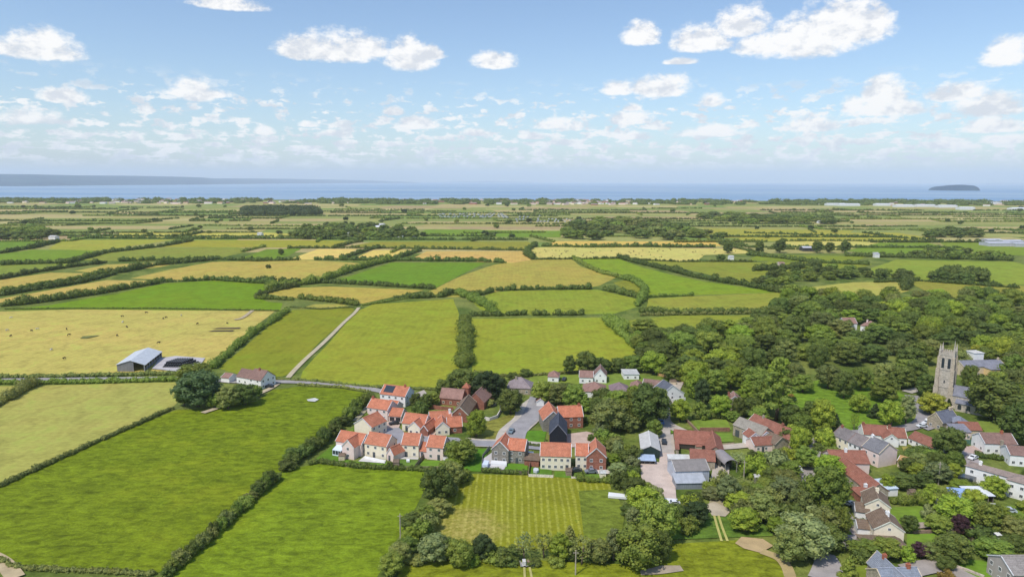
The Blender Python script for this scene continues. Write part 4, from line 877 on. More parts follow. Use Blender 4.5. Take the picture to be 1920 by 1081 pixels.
def door(house, loc, rz, w=1.0, h=2.1, col=(.08, .09, .1), name='door'):
    return link(name, DOOR, parent=house, loc=loc, rot=(0, 0, rz), scale=(w, .16, h), col=col)
def block(house, x, y, w, d, e, r, axis, wall, roof, wmat='render_wall', rmat='tiles', win='FR', door_at=None, chim=(), verge=True, nwin=None, wcol=WHITE, open_front=False, over=.3):
    """one gabled / hipped / lean-to range of a building in the house's own frame (x along the front, y to the back)"""
    x1, y1 = x+w, y+d; b = MB(); base = -.5
    if axis == 'x':
        b.poly([(x,y,base),(x1,y,base),(x1,y1,base),(x,y1,base),(x,y,e),(x1,y,e),(x1,y1,e),(x,y1,e),(x,y+d/2,r),(x1,y+d/2,r)], [(0,1,5,4),(2,3,7,6),(1,2,6,9,5),(3,0,4,8,7),(4,5,9,8),(6,7,8,9),(3,2,1,0)])
        m = (r-e)/(d/2); o = over; ro = MB()
        ro.slab([(x-o*.6,y-o,e-o*m+.12),(x1+o*.6,y-o,e-o*m+.12),(x1+o*.6,y+d/2,r+.12),(x-o*.6,y+d/2,r+.12)], .16)
        ro.slab([(x-o*.6,y1+o,e-o*m+.12),(x1+o*.6,y1+o,e-o*m+.12),(x1+o*.6,y+d/2,r+.12),(x-o*.6,y+d/2,r+.12)], .16)
        rid = MB().box(x-o*.6, y+d/2-.16, r+.06, x1+o*.6, y+d/2+.16, r+.24)
        vg = MB()
        for xx in (x-o*.6-.06, x1+o*.6-.10):
            for ys in (-1, 1):
                yo = y-o if ys < 0 else y1+o
                vg.slab([(xx,yo,e-o*m+.17),(xx+.16,yo,e-o*m+.17),(xx+.16,y+d/2,r+.17),(xx,y+d/2,r+.17)], .24)
    elif axis == 'y':
        b.poly([(x,y,base),(x1,y,base),(x1,y1,base),(x,y1,base),(x,y,e),(x1,y,e),(x1,y1,e),(x,y1,e),(x+w/2,y,r),(x+w/2,y1,r)], [(0,1,5,8,4),(2,3,7,9,6),(1,2,6,5),(3,0,4,7),(5,6,9,8),(4,8,9,7),(3,2,1,0)])
        m = (r-e)/(w/2); o = over; ro = MB()
        ro.slab([(x-o,y-o*.6,e-o*m+.12),(x+w/2,y-o*.6,r+.12),(x+w/2,y1+o*.6,r+.12),(x-o,y1+o*.6,e-o*m+.12)], .16)
        ro.slab([(x1+o,y-o*.6,e-o*m+.12),(x+w/2,y-o*.6,r+.12),(x+w/2,y1+o*.6,r+.12),(x1+o,y1+o*.6,e-o*m+.12)], .16)
        rid = MB().box(x+w/2-.16, y-o*.6, r+.06, x+w/2+.16, y1+o*.6, r+.24)
        vg = MB()
        for yy in (y-o*.6-.06, y1+o*.6-.10):
            for xs in (-1, 1):
                xo = x-o if xs < 0 else x1+o
                vg.slab([(xo,yy,e-o*m+.17),(x+w/2,yy,r+.17),(x+w/2,yy+.16,r+.17),(xo,yy+.16,e-o*m+.17)], .24)
    elif axis == 'hip':
        b.box(x, y, base, x1, y1, e); ro = MB(); o = over; q = min(w, d)/2; zz = e+.06
        if w >= d: A, B = (x+q, y+d/2, r), (x1-q, y+d/2, r)
        else: A, B = (x+w/2, y+q, r), (x+w/2, y1-q, r)
        c = [(x-o,y-o,zz),(x1+o,y-o,zz),(x1+o,y1+o,zz),(x-o,y1+o,zz)]
        if w >= d: ro.slab([c[0],c[1],B,A], .15); ro.slab([c[2],c[3],A,B], .15); ro.slab([c[1],c[2],B], .15); ro.slab([c[3],c[0],A], .15)
        else: ro.slab([c[0],c[1],A], .15); ro.slab([c[1],c[2],B,A], .15); ro.slab([c[2],c[3],B], .15); ro.slab([c[3],c[0],A,B], .15)
        rid = MB().tube(A, B, .14, .14, 6) if (Vector(A)-Vector(B)).length > .5 else MB().tube((A[0]-.3, A[1], A[2]), (A[0]+.3, A[1], A[2]), .14, .14, 6)
        for k, P_ in ((c[0], A), (c[1], B if w >= d else A), (c[2], B), (c[3], A if w >= d else B)): rid.tube(k, P_, .11, .11, 5)
        vg = None
    else:    # lean-to: eave e at the front, r at the back
        b.poly([(x,y,base),(x1,y,base),(x1,y1,base),(x,y1,base),(x,y,e),(x1,y,e),(x1,y1,r),(x,y1,r)], [(0,1,5,4),(2,3,7,6),(1,2,6,5),(3,0,4,7),(4,5,6,7),(3,2,1,0)])
        ro = MB(); o = over; m = (r-e)/d; ro.slab([(x-o,y-o,e-o*m+.12),(x1+o,y-o,e-o*m+.12),(x1+o,y1+o*.2,r+.12),(x-o,y1+o*.2,r+.12)], .14); rid = None; vg = None
    b.build('wall', M[wmat], house, wall)
    rf = ro.build('roof', M[rmat], house, roof)
    if rid: rid.build('ridge', M['plain'], rf, tuple(min(.8, c*1.18+.02) for c in roof))
    if vg and verge: vg.build('verge', M['plain'], rf, tuple(min(.7, c) for c in (WHITE if verge is True else verge)))
    for (cx, cy, cz, cc) in chim: link('chimney', CHIM, parent=rf, loc=(cx, cy, cz), col=cc)
    rows = [1.35, 3.85] if e > 4.0 else [1.4]
    def rowwin(face, L, ox, oy, rz, dx, dy):
        n = nwin if (nwin and face == 'F') else max(1, int(L/3.0))
        for ri, z in enumerate(rows):
            if z+.7 > e: continue
            for i in range(n):
                u = (i+.5)/n*L
                if ri == 0 and door_at is not None and face == 'F' and abs(u-door_at) < .95: continue
                window(house, (ox+dx*u, oy+dy*u, z), rz, 1.05, 1.15, wcol)
    if 'F' in win: rowwin('F', w, x, y, 0, 1, 0)
    if 'R' in win: rowwin('R', d, x1, y, math.pi/2, 0, 1)
    if 'L' in win: rowwin('L', d, x, y, math.pi/2, 0, 1)
    if 'G' in win and axis == 'y': window(house, (x+w/2, y, e+.25), 0, .8, .8, wcol)
    if door_at is not None: door(house, (x+door_at, y, 0), 0)
    return rf
def house(name, label, cat, A, B, group=None):
    a, b = gp(*A), gp(*B); e = empty(name, (a.x, a.y, 0), math.atan2(b.y-a.y, b.x-a.x)); tag(e, label, cat, group); return e, (b-a).length
ORA = lin(204, 128, 98, 1.14); ORD = lin(186, 114, 88, 1.14); BRN = lin(138, 108, 98, 1.0); SLA = lin(132, 132, 142, 1.0); TER = lin(158, 104, 86, 1.12); PKR = lin(156, 120, 108, 1.0); DSL = lin(72, 76, 88, 1.0); GRS = lin(198, 195, 190, 1.0); BTL = lin(125, 105, 88, 1.0)
CRM = lin(238, 226, 200, 1.0); PNK = lin(234, 211, 201, 1.0); WHT = lin(240, 238, 234, 1.0); STN = lin(168, 156, 136, 1.0); GST = lin(140, 134, 124, 1.0); BRK = lin(156, 104, 86, 1.05); BLK = lin(40, 42, 50, 1.0); BEI = lin(214, 196, 168, 1.0)
EST = 'houses of the orange-roofed estate'
def simple(name, label, A, B, d, e, r, axis, wall, roof, group=None, cat='house', **k):
    h, L = house(name, label, cat, A, B, group); block(h, 0, 0, L, d, e, r, axis, wall, roof, **k); return h, L
# --- the new estate
h, L = simple('house', 'white house with a black solar panel on its orange roof', (713,757),(760,763), 8.5, 5.0, 8.0, 'x', WHT, ORA, EST, door_at=8.6, nwin=4, chim=[(10.6, 4.2, 7.9, ORD)])
p = MB().slab([(1.2, .8, 5.75), (6.0, .8, 5.75), (6.0, 3.9, 7.95), (1.2, 3.9, 7.95)], .09); pan = p.build('solar_panel', M['glass'], h)
simple('garage', 'small orange-roofed garage in front of the solar panel house', (724,772),(741,775), 6, 2.6, 4.6, 'x', PNK, ORA, EST, 'garage', win='', door_at=1.5)
simple('house', 'pink house with orange roof, upper left of the estate', (689,783),(727,789), 7.5, 4.9, 7.6, 'x', PNK, ORA, EST, door_at=5.2, chim=[(.6, 3.7, 7.4, ORD)])
h, L = simple('garage', 'double garage with two black doors on the pink driveway', (729,790),(752,792), 6.5, 2.7, 5.0, 'x', PNK, ORA, EST, 'garage', win='')
for u in (1.5, 4.2): door(h, (u, 0, 0), 0, 2.1, 2.1, (.03, .03, .035), 'garage_door')
simple('house', 'cream house turned gable-on at the left of the courtyard', (665,815),(697,823), 9, 4.9, 7.8, 'y', CRM, ORA, EST, win='R', chim=())
h, L = house('house', 'pink L-shaped house with white conservatory at the lower left of the estate', 'house', (624,852),(683,862), EST)
block(h, 0, 2.2, L-2.6, 7, 4.7, 7.4, 'x', PNK, ORA, win='R', nwin=2); block(h, 5.0, -1.2, 5.0, 7, 4.7, 7.3, 'y', PNK, ORA, win='F', nwin=1)
c = MB().box(.6, -.8, -.3, 4.2, 2.1, 2.3); c.build('conservatory', M['glass'], h); fr = MB()
for u in (.6, 1.8, 3.0, 4.1): fr.box(u-.06, -.88, 0, u+.06, -.78, 2.4)
fr.box(.5, -.9, 2.25, 4.3, 2.15, 2.45); fr.box(.5, -.92, 0, 4.3, -.76, .7); fr.slab([(.5, -.9, 2.45), (4.3, -.9, 2.45), (4.3, 2.1, 3.3), (.5, 2.1, 3.3)], .1); fr.build('conservatory_frame', M['paint'], h, lin(215, 225, 235, 1.0))
simple('house', 'cream two-storey house, second in the front row of the estate', (684,854),(725,861), 7.5, 5.0, 7.9, 'x', CRM, ORA, EST, door_at=4, nwin=3)
simple('garage', 'low pink annexe with orange roof beside the second front-row house', (726,862),(738,866), 8, 2.8, 5.0, 'y', PNK, ORA, EST, 'garage', win='', door_at=1.2)
simple('house', 'cream two-storey house, third in the front row of the estate', (753,856),(785,858), 7.5, 4.9, 7.8, 'x', CRM, ORA, EST, door_at=1.8, nwin=2)
simple('garage', 'orange-roofed link building between the cream and pink front houses', (786,857),(801,859), 6, 2.7, 4.8, 'x', PNK, ORA, EST, 'outbuilding', win='', door_at=1.2)
simple('house', 'pink two-storey house at the right end of the front row', (800,860),(831,863), 7.5, 4.9, 7.7, 'x', PNK, ORA, EST, door_at=4.6, nwin=2)
h, L = house('house', 'orange-roofed courtyard house with cream front gable, left of the two', 'house', (752,812),(792,817), EST)
block(h, -1, 3.0, L+.5, 7, 3.4, 6.4, 'x', CRM, ORA, win='', door_at=None); block(h, 3.2, -.2, 5.2, 5, 3.3, 5.6, 'y', CRM, ORA, win='F', nwin=2); door(h, (1.2, 2.9, 0), 0, 1.4, 2.3)
block(h, L-.6, -.5, 3.2, 9, 2.8, 4.8, 'y', BRK, ORA, wmat='masonry', win='')
h, L = house('house', 'orange-roofed courtyard house with cream front gable, right of the two', 'house', (816,816),(868,813), EST)
block(h, -1.8, 7, 9, 6.5, 3.4, 6.4, 'x', CRM, ORA, win='', chim=[(6.5, 9.5, 6.2, WHT)]); block(h, .3, -.3, 5.4, 8, 3.2, 5.6, 'y', CRM, ORA, win='F', nwin=2); block(h, 5.0, 1.2, L-5.2, 6, 2.9, 5.8, 'x', BRK, ORA, wmat='masonry', win='F'); door(h, (-.6, 6.9, 0), 0, 2.0, 2.2, name='garage_door')
# brick barn complex
h, L = house('barn_house', 'brown-roofed brick barn conversion with a small orange-capped turret', 'barn', (820,762),(862,766))
block(h, 0, 3, 10.5, 7, 3.4, 6.8, 'x', BRK, PKR, wmat='masonry', win='F', verge=PKR, wcol=CRM)
block(h, 13.5, 1.5, 8, 16, 3.6, 7.4, 'y', BRK, PKR, wmat='masonry', win='', verge=PKR); block(h, 9.2, 8.0, 2.8, 2.8, 7.2, 9.2, 'hip', BRK, ORD, wmat='masonry', win='')
h2, L2 = house('brick_barn', 'long brick barn with a red gable facing the camera', 'barn', (847,790),(876,795))
h2.rotation_euler.z = R(-9); block(h2, 0, 0, 7.0, 17, 3.4, 6.6, 'y', BRK, BTL, wmat='masonry', win='G', verge=CRM)
# stone houses by the road
h, L = house('house', 'grey stone house with orange roof and a stone gable, by the estate road', 'house', (922,866),(982,872), EST)
block(h, 0, 0, L*.52, 8.5, 5.2, 8.2, 'y', GST, ORA, wmat='masonry', win='F', nwin=2); block(h, L*.46, 1.2, L*.54, 7.2, 5.0, 7.8, 'x', GST, ORA, wmat='masonry', win='F', nwin=2, door_at=3.6)
simple('garage', 'low brown-walled garage beside the grey stone house', (983,873),(1010,875), 5, 2.4, 2.9, 'lean', BRK, BTL, EST, 'garage', win='', wmat='masonry')
h, L = simple('timber_barn', 'black timber barn with dark slate roof above a brick base', (1030,834),(1062,835), 14, 4.6, 8.4, 'y', BLK, DSL, EST, 'barn', win='', wmat='plain', verge=SLA)
bb = MB().box(-.15, -.15, -.3, L+.15, 14.1, 1.1); bb.build('base', M['masonry'], h, BRK)
h, L = house('house', 'L-shaped brick house with orange roof and a grey stone gable', 'house', (1018,808),(1095,805), EST)
block(h, 7, 2, L-7, 8, 5.0, 8.2, 'x', BRK, ORA, wmat='masonry', win='F', nwin=3, chim=[(L-1, 6, 8, ORD)]); block(h, 0, -1, 8, 12, 5.0, 8.6, 'y', GST, ORA, wmat='masonry', win='F', nwin=1)
simple('house', 'long cream pair of houses with orange roof in the right-hand front row', (1013,880),(1070,882), 8, 5.3, 8.4, 'x', CRM, ORA, EST, door_at=9.3, nwin=5)
h, L = house('house', 'cream and brick house with a tall brick gable, end of the front row', 'house', (1079,881),(1136,883), EST)
block(h, 0, .8, L-6.2, 7.5, 5.2, 8.0, 'x', CRM, ORA, win='F', nwin=2); block(h, L-6.8, 0, 6.8, 9, 5.2, 8.4, 'y', BRK, ORA, wmat='masonry', win='F', nwin=2)
# farm
simple('green_barn', 'dark green barn with pale grey sheet roof beside the farmyard', (1202,857),(1237,859), 15, 3.1, 4.7, 'y', lin(45, 62, 58, 1.0), GRS, None, 'barn', win='', wmat='metal_sheet', rmat='metal_sheet', verge=GRS)
def open_shed(label, A, B, d, e, r, roofc, n=4, wall=(.08, .06, .05), name='open_shed', axis='lean', rot=0):
    h, L = house(name, label, 'shed', A, B); h.rotation_euler.z += R(rot); b = MB(); b.box(0, d-.2, -.3, L, d, r-.1).box(0, 0, -.3, .2, d-.2, e-.1).box(L-.2, 0, -.3, L, d-.2, e-.1); b.build('wall', M['plain'], h, wall)
    for i in range(n+1): MB().box(i*L/n-.1*(i == n)*2, -.05, -.3, i*L/n+.2-.2*(i == n), .15, e-.05).build('post', M['plain'], h, (.25, .22, .18))
    m = MB(); m.slab([(-.3, -.5, e), (L+.3, -.5, e), (L+.3, d+.2, r), (-.3, d+.2, r)], .12); m.build('roof', M['metal_sheet'], h, roofc); return h, L
open_shed('small open shed with light blue sheet roof below the green barn', (1198,871),(1228,872), 4.0, 1.9, 2.4, lin(172, 188, 210, 1.0), 3)
h, L = house('farm_barn', 'rust-red tiled farm range curving round an open courtyard', 'barn', (1266,852),(1318,856))
block(h, 0, 9.5, 13, 6.5, 2.6, 5.0, 'x', STN, TER, wmat='masonry', win='', verge=TER); block(h, .4, 6.2, 10.6, 3.2, 2.1, 2.8, 'lean', (.06, .05, .04), TER, wmat='plain', win='')
rfx = block(h, 11.2, -1.0, 6.0, 16, 2.6, 4.8, 'y', STN, TER, wmat='masonry', win='', verge=TER); block(h, .2, .2, 1.0, 7, 2.2, 2.4, 'lean', STN, TER, wmat='masonry', win='')
simple('farm_barn', 'stone barn with mottled rust-red roof in the middle of the farm', (1294,877),(1340,881), 8.5, 3.2, 5.4, 'x', STN, TER, None, 'barn', win='', wmat='masonry', door_at=3, verge=TER)
simple('long_shed', 'low pale blue-grey shed beside the rust-roofed barn', (1254,871),(1293,872), 3.2, 2.3, 2.7, 'lean', lin(160, 170, 185, 1.0), lin(205, 205, 200, 1.0), None, 'shed', win='', wmat='metal_sheet', rmat='metal_sheet')
simple('grey_shed', 'tall farm shed with dark grey roof and pale blue walls', (1266,905),(1329,903), 9, 4.2, 6.2, 'x', lin(186, 192, 202, 1.0), lin(136, 130, 126, 1.0), None, 'shed', win='', wmat='metal_sheet', rmat='metal_sheet', verge=GRS)
simple('lean_to_shed', 'lean-to with pale grey sheet roof in front of the tall farm shed', (1268,917),(1323,916), 5.0, 2.2, 3.4, 'lean', lin(140, 145, 152, 1.0), lin(172, 176, 182, 1.0), None, 'shed', win='', wmat='metal_sheet', rmat='metal_sheet')
h, L = house('dutch_barn', 'open barn with grey curved roof right of the farm track', 'barn', (1359,886),(1382,885)); h.rotation_euler.z += R(2)
rm = MB(); nn = 10; dd = 9.5
for k in range(nn):
    a0, a1 = math.pi*k/nn, math.pi*(k+1)/nn; q = lambda a, y: (L/2-math.cos(a)*(L/2+.2), y, 3.0+math.sin(a)*1.7)
    rm.slab([q(a0, 0), q(a1, 0), q(a1, dd), q(a0, dd)], .08)
rm.build('roof', M['metal_sheet'], h, lin(150, 142, 140, 1.0)); MB().box(0, dd-.2, -.3, L, dd, 3.4).box(0, 4, -.3, .15, dd-.2, 3).box(L-.15, 4, -.3, L, dd-.2, 3).build('wall', M['plain'], h, (.1, .09, .08))
for yy in (0, 4, 9):
    for xx in (0, L-.2): MB().box(xx, yy, -.3, xx+.2, yy+.2, 3).build('post', M['plain'], h, (.3, .28, .25))
# angled cottages
h, L = house('stone_barn', 'stone barn with grey roof and arched doorway at the top of the angled row', 'barn', (1374,815),(1394,822)); h.rotation_euler.z = R(-60)
block(h, 0, 0, 13.5, 7, 4.4, 6.8, 'x', STN, lin(150, 142, 130, 1.0), wmat='masonry', win='', verge=STN); door(h, (2.2, 0, 0), 0, 2.0, 2.8); window(h, (5, 0, 3), 0, 1, 1)
h, L = house('cottage_row', 'long terracotta-roofed cottage row running down behind the stone barn', 'cottage', (1398,812),(1420,822)); h.rotation_euler.z = R(-65)
block(h, -2, 2.5, 23, 7.2, 4.0, 6.6, 'x', STN, TER, win='', verge=CRM, chim=[(3, 6, 6.5, STN), (13, 6, 6.5, BRK)], wmat='masonry'); block(h, 11.5, -4.5, 8, 6.8, 3.2, 5.4, 'x', STN, BTL, win='', verge=STN, wmat='masonry')
h, L = house('cottage', 'white cottage with terracotta roof at the lower end of the angled row', 'cottage', (1414,848),(1458,845))
block(h, 0, 0, L, 6.2, 2.8, 4.7, 'x', PNK, TER, win='F', nwin=3, door_at=3.5); block(h, .6, 5.0, 4.6, 5, 3.9, 5.6, 'y', WHT, TER, win='G'); block(h, 5.6, 5.3, 4.4, 5, 4.0, 5.8, 'y', WHT, TER, win='G')
simple('cottage', 'small pinkish cottage with tall chimney half hidden under the trees', (1362,768),(1392,770), 7, 3.6, 6.6, 'y', STN, PKR, None, 'cottage', win='F', chim=[(1, 3, 6.2, BRK)])
# bungalow row behind the estate
simple('stone_house', 'stone house with hipped grey roof behind the top of the estate road', (950,738),(995,740), 10, 3.0, 7.0, 'hip', STN, lin(150, 135, 135, 1.0), None, 'house', wmat='masonry', win='F', chim=[(4, 4, 6.4, STN)])
simple('bungalow', 'small pink-roofed bungalow alone at the field edge', (1027,716),(1047,717), 7, 2.8, 5.0, 'hip', WHT, PKR, None, 'bungalow', win='F')
simple('bungalow', 'bungalow with flat pinkish roof at the left end of the white row', (1086,718),(1112,719), 8, 3.2, 5.4, 'x', WHT, PKR, None, 'bungalow', win='F')
simple('house', 'white gabled house with brown roof above the bungalows', (1113,718),(1137,719), 9, 3.8, 7.4, 'y', WHT, BRN, None, 'house', win='FG', nwin=2)
simple('bungalow', 'broad grey-pink roofed bungalow behind the garden trees', (1092,744),(1135,746), 11, 2.8, 6.0, 'hip', WHT, PKR, None, 'bungalow', win='F')
simple('bungalow', 'mauve-roofed bungalow in the middle of the row', (1144,745),(1180,746), 10, 2.8, 6.0, 'hip', BEI, lin(140, 118, 120, 1.0), None, 'bungalow', win='F')
simple('bungalow', 'brown-roofed bungalow in the row left of the white gabled house', (1180,738),(1205,740), 9, 2.8, 5.4, 'hip', WHT, PKR, None, 'bungalow', win='F')
simple('house', 'wide brown-roofed house right of the bungalow row', (1203,738),(1236,742), 9, 3.2, 6.2, 'x', WHT, BRN, None, 'house', win='F')
h, L = house('house', 'white house with a big grey-roofed gable overlooking the road', 'house', (1238,752),(1282,748)); block(h, 0, 0, L, 9, 3.0, 7.2, 'y', WHT, lin(95, 98, 108, 1.0), win='FG', nwin=3)
simple('flat_roof_house', 'white flat-roofed house behind the bungalow row', (1170,712),(1198,712), 9, 3.0, 3.2, 'lean', WHT, GRS, None, 'house', win='F')
# left farm
h, L = house('open_barn', 'grey open-sided barn with pale sheet roof in the tan pasture', 'barn', (220,695),(268,697)); h.rotation_euler.z = 0
A_, B_ = gp(220, 696), gp(268, 698); wdt = (B_-A_).length; far = gp(303, 670); ang = math.atan2(far.y-B_.y, far.x-B_.x); ln_ = (far-B_).length*.92
fdir = Vector((math.cos(ang), math.sin(ang), 0)); h.location = (A_.x, A_.y, 0)
def Pq(u, s, z): q = Vector((u*wdt, 0, 0))+fdir*s; return (q.x, q.y, z)
E_, R_ = 3.7, 6.1
MB().poly([Pq(0,0,-.3),Pq(.6,0,-.3),Pq(.6,0,R_-.1-(R_-E_)*.2),Pq(.5,0,R_-.1),Pq(0,0,E_-.1),Pq(0,ln_,-.3),Pq(0,ln_,E_-.1),Pq(1,ln_,-.3),Pq(1,ln_,E_-.1),Pq(.5,ln_,R_-.1)], [(0,1,2,3,4),(0,4,6,5),(5,6,9,8,7)]).build('wall', M['metal_sheet'], h, lin(125, 125, 128, 1.0))
MB().slab([Pq(-.03,-.4,E_),Pq(.5,-.4,R_),Pq(.5,ln_,R_),Pq(-.03,ln_,E_)], .15).slab([Pq(1.03,-.4,E_),Pq(.5,-.4,R_),Pq(.5,ln_,R_),Pq(1.03,ln_,E_)], .15).build('roof', M['metal_sheet'], h, lin(196, 200, 204, 1.0))
for k in range(8):
    q = Pq(.985, ln_*k/7*.985, 0); MB().box(q[0]-.15, q[1]-.15, -.3, q[0]+.15, q[1]+.15, E_).build('post', M['plain'], h, (.35, .35, .36))
bk = MB()
bk.poly([Pq(.97, 0, -.3), Pq(.97, ln_, -.3), Pq(.97, ln_, 1.6), Pq(.97, 0, 1.6)], [(0, 1, 2, 3)]).build('low_wall', M['plain'], h, (.2, .2, .2))
bk = MB(); bk.tube((0, -.6, 0), (0, .6, 0), .6, .6, 12); bmesh_b = bpy.data.meshes.new('bale'); bmesh_b.from_pydata(bk.v, [], bk.f); bmesh_b.shade_smooth()
bm_ = bpy.data.materials.new('bale_wrap'); bm_.use_nodes = True; bm_.node_tree.nodes['Principled BSDF'].inputs['Base Color'].default_value = (.012, .014, .022, 1); bm_.node_tree.nodes['Principled BSDF'].inputs['Roughness'].default_value = .35; bmesh_b.materials.append(bm_)
b0 = gp(308, 689)
for t_ in range(3):
    for r_ in range(8-t_):
        for c_ in range(9-t_):
            if t_ < 2 and (0 < r_ < 7-t_) and (1 < c_ < 8-t_) and t_ == 0: continue
            o = link('bale', bmesh_b, loc=(b0.x+c_*1.32+t_*.66+r_*.45, b0.y+r_*1.35+t_*.6, .62+t_*1.05)); tag(o, 'black wrapped round bale in the %s of the stack by the grey barn' % ('bottom layer', 'middle layer', 'top layer')[t_], 'bale', 'black bales stacked by the barn')
h, L = house('farmhouse', 'white farmhouse with brown roof and big gable beside the lane', 'farmhouse', (432,722),(492,733))
block(h, 0, 4, 11.5, 7.5, 3.6, 6.6, 'x', WHT, BRN, win='F', verge=BRN); block(h, 10.5, 1.5, 8.5, 9.5, 4.6, 8.2, 'x', WHT, BRN, win='FR', verge=BRN, chim=[(14, 6, 8, BRK)], door_at=4)
simple('outbuilding', 'small grey outbuilding behind the farmhouse trees', (415,716),(430,718), 6, 2.6, 4, 'x', WHT, PKR, None, 'outbuilding', win='')
# --- right-hand village
h, L = house('terrace', 'long terrace with grey roof, cream front and pink gable', 'terrace', (1559,836),(1600,852)); q0, q1 = gp(1559,836), gp(1647,876); h.rotation_euler.z = math.atan2(q1.y-q0.y, q1.x-q0.x); LL = (q1-q0).length
block(h, 0, 0, LL*.36, 7.5, 4.8, 7.4, 'x', CRM, lin(128, 118, 115, 1.0), win='FL', nwin=3, verge=BRN, chim=[(1, 3.7, 7.2, BRK)]); block(h, LL*.36+.02, -.15, LL*.30, 7.8, 4.8, 7.5, 'x', WHT, lin(138, 126, 122, 1.0), win='F', nwin=3, verge=BRN); block(h, LL*.66+.04, -.3, LL*.34, 8.8, 5.4, 8.4, 'x', PNK, lin(128, 124, 126, 1.0), win='F', nwin=2, verge=BEI, chim=[(LL*.68, 4, 8.2, WHT)])
h, L = house('long_house', 'long red-roofed house with a pale back wall and a wing running down the lane', 'house', (1570,898),(1652,900))
block(h, 0, 5, L*.88, 9, 3.8, 6.6, 'x', PNK, TER, win='', verge=PKR, chim=[(6, 9, 6.4, WHT)])
w1, L1 = h, L
q0, q1 = gp(1566, 872), gp(1628, 925); wing = empty('wing_frame', (0, 0, 0)); bpy.data.objects.remove(wing)
h2, L2 = house('red_wing', 'narrow red-tiled range sloping down from the long red-roofed house', 'house', (1567,888),(1627,938)); D2 = (gp(1627, 938)-gp(1567, 888)).length
block(h2, 0, 0, D2, 6.5, 3.2, 5.6, 'x', STN, TER, win='F', nwin=5, verge=PKR, wmat='masonry'); block(h2, D2*.5, 6.9, D2*.36, 4.5, 2.4, 2.7, 'lean', WHT, lin(200, 215, 228, 1.0), win='', rmat='metal_sheet')
simple('cottage', 'small brick cottage with red roof above the upper cream-gabled house', (1612,944),(1652,944), 6, 2.6, 4.4, 'hip', BRK, TER, None, 'cottage', win='F', wmat='masonry', chim=[(3, 3, 4.2, WHT)])
h, L = house('house', 'white-gabled house with two red roofs above the terrace', 'house', (1622,832),(1702,838)); block(h, 0, 2.5, L*.6, 7.5, 3.2, 5.8, 'x', WHT, TER, win='F', verge=CRM, chim=[(.5, 6, 5.6, BRK)]); block(h, L*.42, -.8, 5.2, 7, 3.0, 5.0, 'y', WHT, TER, win='G', verge=CRM); block(h, L*.6+.02, 1.5, L*.4, 7.5, 3.1, 5.6, 'x', WHT, TER, win='F', verge=CRM, chim=[(L*.64, 5, 5.5, BRK)])
h, L = house('outbuilding', 'long low outbuilding with red roof right of the white-gabled house', 'outbuilding', (1702,831),(1748,851)); block(h, 0, 0, L, 6.2, 2.5, 4.6, 'x', WHT, TER, win='F', nwin=4, verge=BTL)
h, L = house('chapel_house', 'stone chapel-like house with slate roof and pointed gable', 'house', (1766,808),(1790,812)); h.rotation_euler.z = R(24); block(h, 0, 0, 10, 6.5, 3.6, 7.0, 'x', STN, lin(112, 114, 125, 1.0), wmat='masonry', win='L', verge=BEI, chim=[(8.6, 3.2, 6.9, BEI), (9.9, 3.2, 6.9, BEI)]); block(h, 5.6, -4, 5.2, 6, 3.2, 5.6, 'hip', STN, lin(130, 134, 146, 1.0), wmat='masonry', win='')
h, L = house('house', 'low pink and white house with red roof in front of the chapel house', 'house', (1788,824),(1838,826)); block(h, 0, 0, L*.62, 6, 3.4, 4.6, 'lean', PNK, SLA, win='F', nwin=4, door_at=2.5); block(h, L*.5, 4, L*.75, 7, 2.9, 4.9, 'x', BEI, TER, win='', verge=TER)
h, L = house('house', 'white house with steep brown tiled roof and dormers at the right edge', 'house', (1845,850),(1905,852)); block(h, 0, 0, L, 8.5, 4.1, 6.6, 'x', WHT, BRN, win='FL', nwin=4, chim=[(L*.5, -.3, 4.4, STN), (L*.7, 4.2, 6.5, ORD)])
simple('house', 'white cottage with brown roof cut by the right edge of the photo', (1892,872),(1935,876), 8, 4.1, 6.0, 'x', WHT, BRN, None, 'house', win='FL', nwin=3)
h, L = house('white_house', 'big white two-storey house with a shallow grey-brown roof', 'house', (1808,900),(1858,912)); q0, q1 = gp(1812, 896), gp(1868, 912); h.rotation_euler.z = math.atan2(q1.y-q0.y, q1.x-q0.x); block(h, 0, 0, 15, 5.0, 5.3, 6.2, 'hip', WHT, lin(150, 132, 122, 1.0), win='F', nwin=4, chim=[(3.5, 2.4, 6.2, WHT)])
q = block(h, 12.5, -3.0, 8.0, 6.0, 5.6, 6.7, 'hip', WHT, lin(150, 132, 122, 1.0), win='FR', nwin=3); MB().box(-.9, -3.6, -.3, 3.4, -.05, 2.4).build('conservatory', M['glass'], h)
h, L = simple('house', 'upper cream-gabled house with brown roof in the lower right lane', (1620,971),(1667,978), 8.5, 4.6, 6.9, 'y', CRM, BTL, None, 'house', win='LG', chim=[(3.7, 5, 6.9, CRM)], verge=CRM)
block(h, -2.6, -1.5, 4, 7, 2.6, 3.8, 'x', WHT, BTL, win='')
h, L = simple('house', 'lower cream-gabled house with brown roof in the lower right lane', (1637,1019),(1693,1025), 8.5, 4.6, 7.1, 'y', CRM, BTL, None, 'house', win='LG', chim=[(4.2, 4, 7.1, WHT)], verge=CRM)
block(h, -3.2, 3.5, 4.5, 5, 2.6, 3.9, 'x', WHT, BTL, win='')
h, L = simple('garage', 'wide low brown-roofed garage in front of the lower cream-gabled house', (1626,1042),(1704,1045), 7, 2.4, 4.0, 'hip', STN, BTL, None, 'garage', win='', wmat='masonry')
